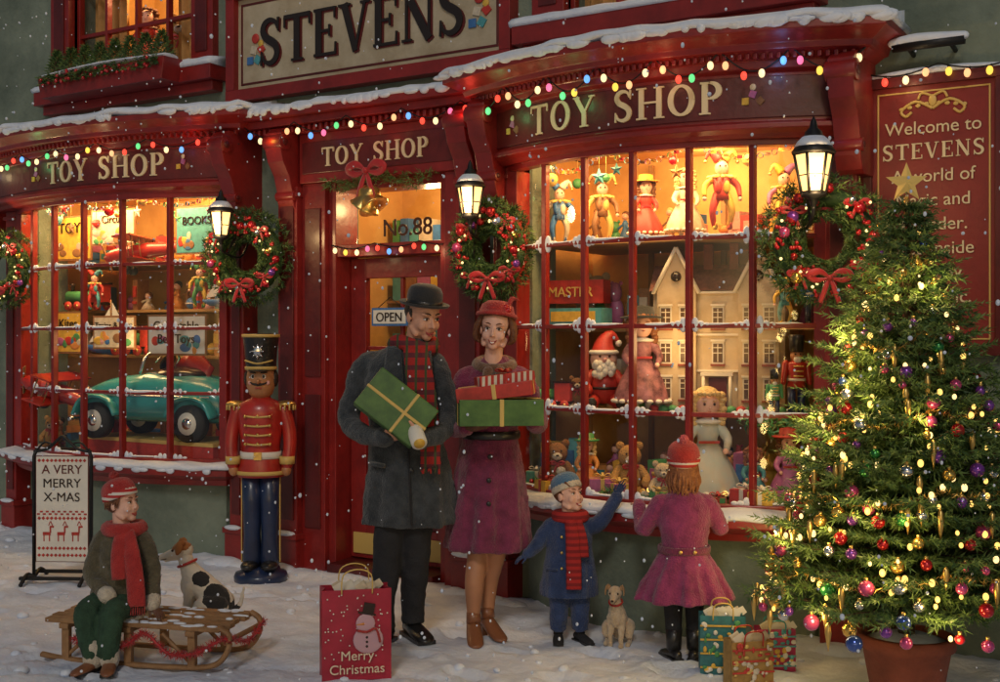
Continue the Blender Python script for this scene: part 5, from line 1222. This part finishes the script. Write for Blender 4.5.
def pcar(name,loc,L,rz):
    mb=MB();mb.T=Matrix.Scale(L,4)
    rs=[]
    for x,hw,zt,zb in cr([(-.5,.10,.20,.12),(-.46,.15,.27,.10),(-.3,.17,.33,.09),(-.08,.18,.36,.09),(.0,.18,.37,.09),(.2,.18,.36,.09),(.38,.17,.33,.09),(.48,.14,.27,.10),(.51,.10,.2,.13)],3):
        rg=[]
        for i in range(20):
            a=2*pi*i/20;c,s_=cos(a),sin(a);rg.append(V((x,hw*math.copysign(abs(c)**.6,c),(zt+zb)/2+(zt-zb)/2*math.copysign(abs(s_)**.7,s_))))
        rs.append(rg)
    mb.rings(rs,TEAL)
    mb.ell((.13,0,.35),(.17,.13,.05),EYEB);mb.tube([(.17,0,.33),(.27,0,.45)],[(.02,.12),(.015,.10)],REDG,10,up=(0,0,1))
    mb.tube([(-.05,-.14,.36),(-.0,-.12,.47),(.0,.12,.47),(-.05,.14,.36)],.008,CHROME,8,sm=3)
    mb.tube([(-.02,-.05,.42),(.02,-.05,.45)],.004,CHROME);mb.lathe([(.05,0),(.06,.005),(.05,.01)],EYEB,(.03,0,.42),16,Matrix.Rotation(-1,3,'Y'))
    for x in(-.32,.33):
        for y in(-.18,.18):
            mb.tube([(x,y-.03,.1),(x,y+.03,.1)],.10,RUB,20);mb.tube([(x,y-.034,.1),(x,y+.034,.1)],.06,WHITE,18);mb.tube([(x,y-.038,.1),(x,y+.038,.1)],.03,CHROME,14)
            mb.tube([(x-.15,y,.13),(x-.1,y,.21),(x,y,.235),(x+.1,y,.21),(x+.15,y,.13)],[(.045,.015)]*5,TEAL,8,up=(0,0,1),sm=4)
    for y in(-.1,.1): mb.ell((-.47,y,.25),(.03,.04,.04),CHROME)
    for z in(.14,.17,.2,.23): mb.tube([(-.50,-.06,z),(-.515,0,z),(-.50,.06,z)],.006,CHROME,6)
    mb.tube([(-.53,-.17,.10),(-.55,0,.10),(-.53,.17,.10)],.014,CHROME,8,sm=3);mb.tube([(-.45,-.183,.24),(.45,-.178,.24)],.005,CHROME,6)
    return mb.obj(name,None,loc,rz)
def plane(name,loc,L,rz,tilt=.15):
    mb=MB();mb.T=Matrix.Scale(L,4)@Matrix.Rotation(tilt,4,'Y')
    mb.tube([(-.5,0,.2),(-.42,0,.2),(-.1,0,.21),(.2,0,.2),(.5,0,.22)],[.06,.085,.085,.06,.02],REDG,14,cap=2,sm=3)
    for z in(.12,.36): mb.box((-.18,0,z),(.2,.95,.015),REDG)
    for y in(-.35,.35,-.12,.12):
        for x in(-.25,-.12): mb.tube([(x,y,.12),(x,y,.36)],.006,WOODI,6)
    mb.box((.45,0,.22),(.12,.32,.012),REDG);mb.box((.46,0,.3),(.12,.012,.15),WHITE);mb.box((-.53,0,.2),(.01,.04,.34),WOODI,Matrix.Rotation(.6,3,'X'));mb.ell((-.54,0,.2),.025,GOLD)
    for y in(-.1,.1): mb.tube([(-.3,y-.015,.03),(-.3,y+.015,.03)],.05,RUB,14);mb.tube([(-.3,y,.03),(-.25,y*.5,.15)],.007,WOODI,6)
    return mb.obj(name,None,loc,rz)
def drum(name,loc,r,h):
    mb=MB();mb.lathe([(r,0),(r,h)],TC[0],seg=20);mb.lathe([(r*1.05,0),(r*1.05,h*.15)],GOLDP,seg=20);mb.lathe([(r*1.05,h*.85),(r*1.05,h)],GOLDP,seg=20);mb.lathe([(r*.98,h),(r*.98,h*1.01)],WHITE,seg=20)
    for k in range(12):
        a=k*pi/6;b=a+pi/12;mb.tube([(r*1.01*cos(a),r*1.01*sin(a),h*.15),(r*1.01*cos(b),r*1.01*sin(b),h*.85)],.004,WHITE,4)
    return mb.obj(name,None,loc)
def boat(name,loc,L,rz=RZ):
    mb=MB();mb.T=Matrix.Scale(L,4);rs=[]
    for x,w,k in((-.5,.005,.16),(-.35,.09,.06),(0,.13,.0),(.35,.11,.02),(.48,.07,.06)):
        rs.append([V((x,-w,.2)),V((x,-w*.7,.1+k*.3)),V((x,0,k)),V((x,w*.7,.1+k*.3)),V((x,w,.2))])
    mb.rings(rs,TC[1],True,True);mb.box((0.05,0,.205),(.8,.16,.015),WOODI);mb.tube([(0,0,.2),(0,0,1.05)],.012,WOODI,6);mb.tube([(0,0,.3),(.42,0,.28)],.008,WOODI,6)
    for pr in([(.02,0,1.0),(.02,0,.32),(.40,0,.30)],[(-.02,0,.9),(-.02,0,.3),(-.42,0,.24)]): mb.add([V(p)+V((0,.0,0)) for p in pr],[(0,1,2)],WHITE)
    return mb.obj(name,None,loc,rz)
mb=MB()
SH=mat('display_shelf',(.4,.22,.08),.5,var=.2)
mb.bx(1.2,3.06,.12,.5,1.14,1.16,SH);mb.bx(1.25,3.02,.02,.94,2.13,2.15,SH);mb.bx(1.2,2.05,.3,.94,1.62,1.64,SH)
mb.bx(-3.5,-1.2,.3,.94,1.42,1.44,SH);mb.bx(-3.5,-1.2,.3,.94,1.78,1.80,SH);mb.bx(-3.5,-1.2,.3,.94,2.16,2.18,SH)
for x in(1.6,2.1,2.6): mb.bx(x-.015,x+.015,.90,.93,.7,2.7,SH)
mb.obj('display_shelves',SHOP)
house('dollhouse',(2.33,.32,1.16),.74,.96,rad(14))
DP=mat('doll_black_pink',(.05,.01,.015),.6,c2=(.5,.2,.22),vs=14)
doll('doll',(1.97,.02,1.16),.60,DP,HAU,BLACK)
doll('doll',(2.42,-.10,.68),.66,mat('doll_pale',(.55,.50,.42),.6,c2=(.45,.52,.50),vs=14),HBL,None)
doll('doll',(2.82,.05,.68),.42,TC[5],HBR,TC[0]);doll('doll',(2.18,.15,2.15),.42,TC[4],HBL)
doll('doll',(1.93,.15,2.15),.38,TC[0],HBR,TC[2]);doll('doll',(1.72,-.18,.68),.36,TC[6],HBL,TC[3]);doll('doll',(2.66,-.05,.68),.34,TC[7],HAU)
BBR=mat('bear_brown',(.22,.10,.035),.95,bump=1,bs=100);BGO=mat('bear_gold',(.40,.22,.07),.95,bump=1,bs=100);BCR=mat('bear_cream',(.5,.4,.27),.95,bump=1,bs=100)
bear('santa_plush_toy',(1.68,.10,1.16),.40,TC[0],santa=True);bear('teddy_bear',(1.50,-.14,.68),.32,BBR);bear('teddy_bear',(1.97,-.14,.68),.33,BGO)
bear('teddy_bear',(1.42,.5,1.64),.36,BCR);bear('teddy_bear',(2.2,-.20,.68),.24,BCR);bear('teddy_bear',(1.5,.1,1.16),.2,BBR)
msold('nutcracker',(2.84,.12,1.16),.44);msold('nutcracker',(2.9,.2,1.66),.36,m=TC[1]);msold('nutcracker',(2.76,.0,1.16),.26,m=TC[3])
mb=MB();mb.bx(2.76,3.05,.1,.5,1.63,1.65,SH);mb.obj('corner_shelf',SHOP)
jester('jester_doll',(2.46,.0,2.17),.44,TC[0],TC[2],hang=.1);jester('jester_doll',(1.66,.12,2.15),.4,TC[8],GOLDP);jester('jester_doll',(1.38,.1,2.15),.38,TC[1],TC[4]);jester('clown_doll',(2.76,.15,2.15),.38,TC[2],TC[5]);jester('clown_doll',(2.8,.05,1.66),.26,TC[7],TC[2])
P=empty('toy_box_display',(1.45,.18,1.86));mb=MB();mb.box((0,0,0),(.40,.12,.14),REDW);mb.obj('box',P,rz=.1);text('word','MASTER',.085,(0,-.075,-.03),GOLDP,P)
P=empty('toy_box_display',(1.5,.12,1.74));mb=MB();mb.box((0,0,-.03),(.38,.14,.10),TC[7]);mb.box((0,-.072,-.03),(.3,.004,.06),TC[2]);mb.obj('box',P,rz=.0)
train('toy_train',(1.36,.0,1.16),.34,RZ-.3)
rr=random.Random(5)
for i in range(16):
    x=1.28+.115*i;y=rr.uniform(-.28,-.08) if 1.5<x<2.8 else .0;s_=rr.uniform(.06,.13)
    gift('gift_box',None,(x,y+.0,.68+s_/2),(s_*1.2,s_,s_),rr.choice([TC[0],TC[2],TC[3],TC[5],GOLDP,TC[7],TC[1]]),rr.choice([GOLDP,WHITE,RIB]),Matrix.Rotation(rr.uniform(-.5,.8),3,'Z'))
drum('toy_drum',(2.12,.05,.68),.10,.15);drum('toy_drum',(-1.62,.35,1.44),.09,.14)
mb=MB()
for i in range(1500):
    x=R.uniform(1.3,3.0);zz=1.12 if x>2.55 else .70;c=V((x,R.uniform(.05,.14) if x>2.55 else R.uniform(-.3,-.1)*(1-((x-2.13)/.93)**2)-.08,zz+R.uniform(-.04,.04)+.02*sin(x*20)));d=V((R.gauss(0,1),R.gauss(0,1),R.gauss(0,1))).normalized();needle(mb,c,d,.05,.008,TC[3] if i%3 else NEED2)
for i in range(60): mb.ell((R.uniform(1.3,2.95),-.18,R.uniform(.69,.76)),.014,R.choice([BERRY,GOLDP,BW]),nu=8,nv=6)
mb.obj('holly_garland',None,recalc=False)
def hangers(name,W,seed,n=12):
    r=random.Random(seed);mb=MB()
    for i in range(n):
        t=r.uniform(-.92,.92);x,y0=W.B(t,-.1);y=y0+r.uniform(.03,.4);zb=Z1-r.uniform(.0,.14);m=r.choice(TC+[GOLDP,BAUB[0],BAUB[1]])
        mb.tube([(x,y,Z1+.1),(x,y,zb)],.002,GOLDP,4);k=r.random();s_=r.uniform(.025,.042)
        if k<.4: mb.ell((x,y,zb-s_),s_,m,nu=14,nv=10)
        elif k<.75:
            vs=[(x,y-.012,zb-s_),(x,y+.012,zb-s_)]
            for q in range(10):
                a=pi/2+2*pi*q/10;rr_=s_*1.4 if q%2==0 else s_*.6;vs.append((x+cos(a)*rr_,y,zb-s_+sin(a)*rr_))
            mb.add(vs,[(0,2+q,2+(q+1)%10) for q in range(10)]+[(1,2+(q+1)%10,2+q) for q in range(10)],m)
        else: mb.lathe([(.0,-s_*2.2),(s_*.8,-s_*1.6),(s_*1.1,-s_),(s_*.8,-s_*.3),(0,0)],m,(x,y,zb),8,smooth=False)
    for j in range(1):
        for q in range(50):
            t=-.95+1.9*q/49;x,y=W.B(t,-.1-.12*j);mb.lathe([(.016,-.007),(.016,.007)],TC[q*7%10],(x,y+.05,Z1+.0-.08*abs(sin(q/49*pi*3))),10,Matrix.Rotation(pi/2*(q%2),3,'X'),cap=False)
    mb.obj(name)
hangers('hanging_decorations',WR,31,10);hangers('hanging_decorations',WL,32,16)
def clutter(name,x0,x1,zs,seed,y=.62):
    r=random.Random(seed);mb=MB()
    for z in zs:
        x=x0
        while x<x1:
            w=r.uniform(.05,.13);h=r.uniform(.1,.30);k=r.random();c=x+w/2;m=r.choice(TC);yy=y+r.uniform(-.05,.1)
            if k<.35:
                mb.box((c,yy,z+h/2),(w,.12,h),m,Matrix.Rotation(r.uniform(-.3,.5),3,'Z'));mb.box((c,yy-.062,z+h*.6),(w*.7,.02,h*.35),r.choice(TC));mb.box((c,yy-.064,z+h*.25),(w*.8,.02,h*.08),r.choice(TC))
            elif k<.45: mb.ell((c,yy,z+w*.5),w*.5,m);mb.tube([(c+w*.5*cos(a),yy+w*.5*sin(a),z+w*.5) for a in[2*pi*i/16 for i in range(17)]],.006,WHITE,5,cap=0)
            elif k<.68: mb.lathe([(w*.55,0),(w*.35,h*.3),(w*.15,h*.5),(w*.22,h*.6),(w*.1,h*.68)],m,(c,yy,z),14);mb.ell((c,yy-.0,z+h*.78),w*.24,SKINP);mb.ell((c,yy+.01,z+h*.82),w*.27,r.choice([HBR,HBL,HDK,HAU]));mb.tube([(c-w*.4,yy-.03,z+h*.45),(c,yy,z+h*.62),(c+w*.4,yy-.03,z+h*.45)],w*.09,m,6)
            elif k<.87:
                mb.ell((c,yy,z+h*.32),(w*.4,w*.35,h*.33),m);mb.ell((c,yy-.01,z+h*.75),(w*.33,w*.3,h*.22),m);mb.ell((c-w*.25,yy,z+h*.95),(w*.12,.01,w*.12),m,nu=8,nv=6);mb.ell((c+w*.25,yy,z+h*.95),(w*.12,.01,w*.12),m,nu=8,nv=6)
                for q in(-1,1): mb.ell((c+q*w*.12,yy-w*.3,z+h*.8),w*.05,EYEB,nu=6,nv=5)
            else:
                for q in range(3): mb.box((c,yy,z+.03+.06*q),(w*(.9-.2*q),.1,.055),r.choice(TC),Matrix.Rotation(r.uniform(-.4,.4),3,'Z'))
            x+=w+r.uniform(.0,.012)
    return mb.obj(name)
clutter('shelf_toys',1.25,3.0,[2.15],3,.6);clutter('shelf_toys',1.25,1.98,[1.64,1.16],4,.45);clutter('shelf_toys',1.2,3.0,[.69],14,.35);clutter('shelf_toys',1.3,2.95,[.69],24,.08);clutter('shelf_toys',2.7,3.05,[1.16,1.66],14,.6)
clutter('shelf_toys',-3.45,-1.25,[1.44,1.80,2.18],6,.5);clutter('shelf_toys',-3.45,-1.25,[.69],9,.55);clutter('shelf_toys',-3.4,-2.7,[.69],19,.15)
pcar('pedal_car',(-2.0,.03,.83),1.35,rad(8));plane('toy_biplane',(-3.0,-.08,.95),.8,rad(28),.35)
mb=MB();mb.bx(-2.7,-1.3,-.15,.3,.67,.83,TC[0]);mb.bx(-2.71,-1.29,-.16,.31,.805,.832,GOLDP);mb.obj('display_plinth')
train('toy_train',(-2.5,.2,1.44),.5,.2);train('toy_train',(-3.1,.2,1.8),.45,.2);plane('toy_biplane',(-2.1,.05,2.1),.7,rad(30),-.15)
boat('toy_sailing_boat',(-2.75,.15,1.44),.42);boat('toy_sailing_boat',(-1.55,.2,1.8),.32)
doll('doll',(-1.32,.05,1.44),.34,TC[1],HBL);jester('jester_doll',(-1.75,.15,1.8),.34,TC[3],TC[2]);bear('teddy_bear',(-3.25,-.02,.68),.28,BGO);bear('teddy_bear',(-2.05,.15,1.44),.26,BBR);jester('jester_doll',(-2.95,.15,1.8),.32,TC[0],TC[7]);msold('nutcracker',(-1.32,.1,1.8),.34)
def poster(loc,w,h,bg,l1,seed,rz=0,lw=None):
    r=random.Random(seed);P=empty('toy_poster',loc,rz);mb=MB();mb.box((0,0,0),(w,.012,h),TC[8]);mb.box((0,-.002,0),(w-.03,.012,h-.03),bg)
    for i in range(9): mb.ell((r.uniform(-.38,.38)*w,-.009,r.uniform(-.38,-.1)*h),(r.uniform(.02,.06),.003,r.uniform(.02,.04)),r.choice(TC),nu=12,nv=6)
    mb.obj('panel',P)
    if l1: text('words',l1,lw or min(.085,w*.2),(0,-.013,h*.12),EYEB,P)
poster((-1.72,-.10,1.60),.56,.30,WHITE,'Collectable\nBell Toys',1,.1,.095)
poster((-3.15,.10,2.38),.42,.36,TC[2],'TOYS',2,.1,.12);poster((-2.6,.05,2.44),.46,.28,TC[4],'Circus',3,.1);poster((-1.72,.10,2.38),.42,.36,TC[7],'BOOKS',4,.1);poster((-2.55,.02,1.62),.44,.26,TC[4],'Trains & Cars',5,.1,.07);poster((-3.2,.10,1.62),.36,.34,TC[2],'Kites',6,.1,.1)
doll('doll',(-.05,.45,1.15),.34,TC[5],HBR);mb=MB();mb.bx(-.45,.8,.35,.6,1.12,1.14,SH);mb.obj('hall_shelf',SHOP);bear('teddy_bear',(.28,.45,1.14),.26,BBR)
doll('doll',(-2.5,.3,3.62),.6,TC[0],HBR);bear('teddy_bear',(-2.1,.3,3.6),.5,BGO)

# ------------------------------------------------------------------ falling snow
mb=MB();r=random.Random(21)
for i in range(2300):
    x=r.uniform(-4.5,4.6);y=r.uniform(-3.6,-.75);z=r.uniform(.1,4.2);s_=r.choice((.0025,.003,.004,.005,.0065))
    mb.ell((x,y,z),(s_,s_,s_*r.uniform(.9,1.4)),SNOW,nu=6,nv=4)
mb.obj('falling_snow',recalc=False)

# ------------------------------------------------------------------ camera, light
cam=bpy.data.cameras.new('camera');co=bpy.data.objects.new('camera',cam);COL.objects.link(co)
co.location=(5.0,-6.18,1.6);co.rotation_euler=(rad(90),0,rad(32.8));cam.lens=43.2;cam.sensor_width=36;cam.shift_y=-.006;cam.clip_end=300;sc.camera=co
w=bpy.data.worlds.new('World');sc.world=w;w.use_nodes=True;N=w.node_tree.nodes;bg=N['Background']
sk=N.new('ShaderNodeTexSky');sk.sky_type='NISHITA';sk.sun_disc=False;sk.sun_elevation=rad(12);sk.sun_rotation=rad(150)
w.node_tree.links.new(sk.outputs[0],bg.inputs[0]);bg.inputs[1].default_value=.040
s=bpy.data.lights.new('sun','SUN');s.energy=.60;s.angle=rad(10);s.color=(1,.92,.82);so=bpy.data.objects.new('sun',s);COL.objects.link(so)
d=V((-.35,.75,-.62));so.rotation_euler=d.to_track_quat('-Z','Y').to_euler()
sc.view_settings.view_transform='Standard';sc.view_settings.look='None';sc.view_settings.exposure=0
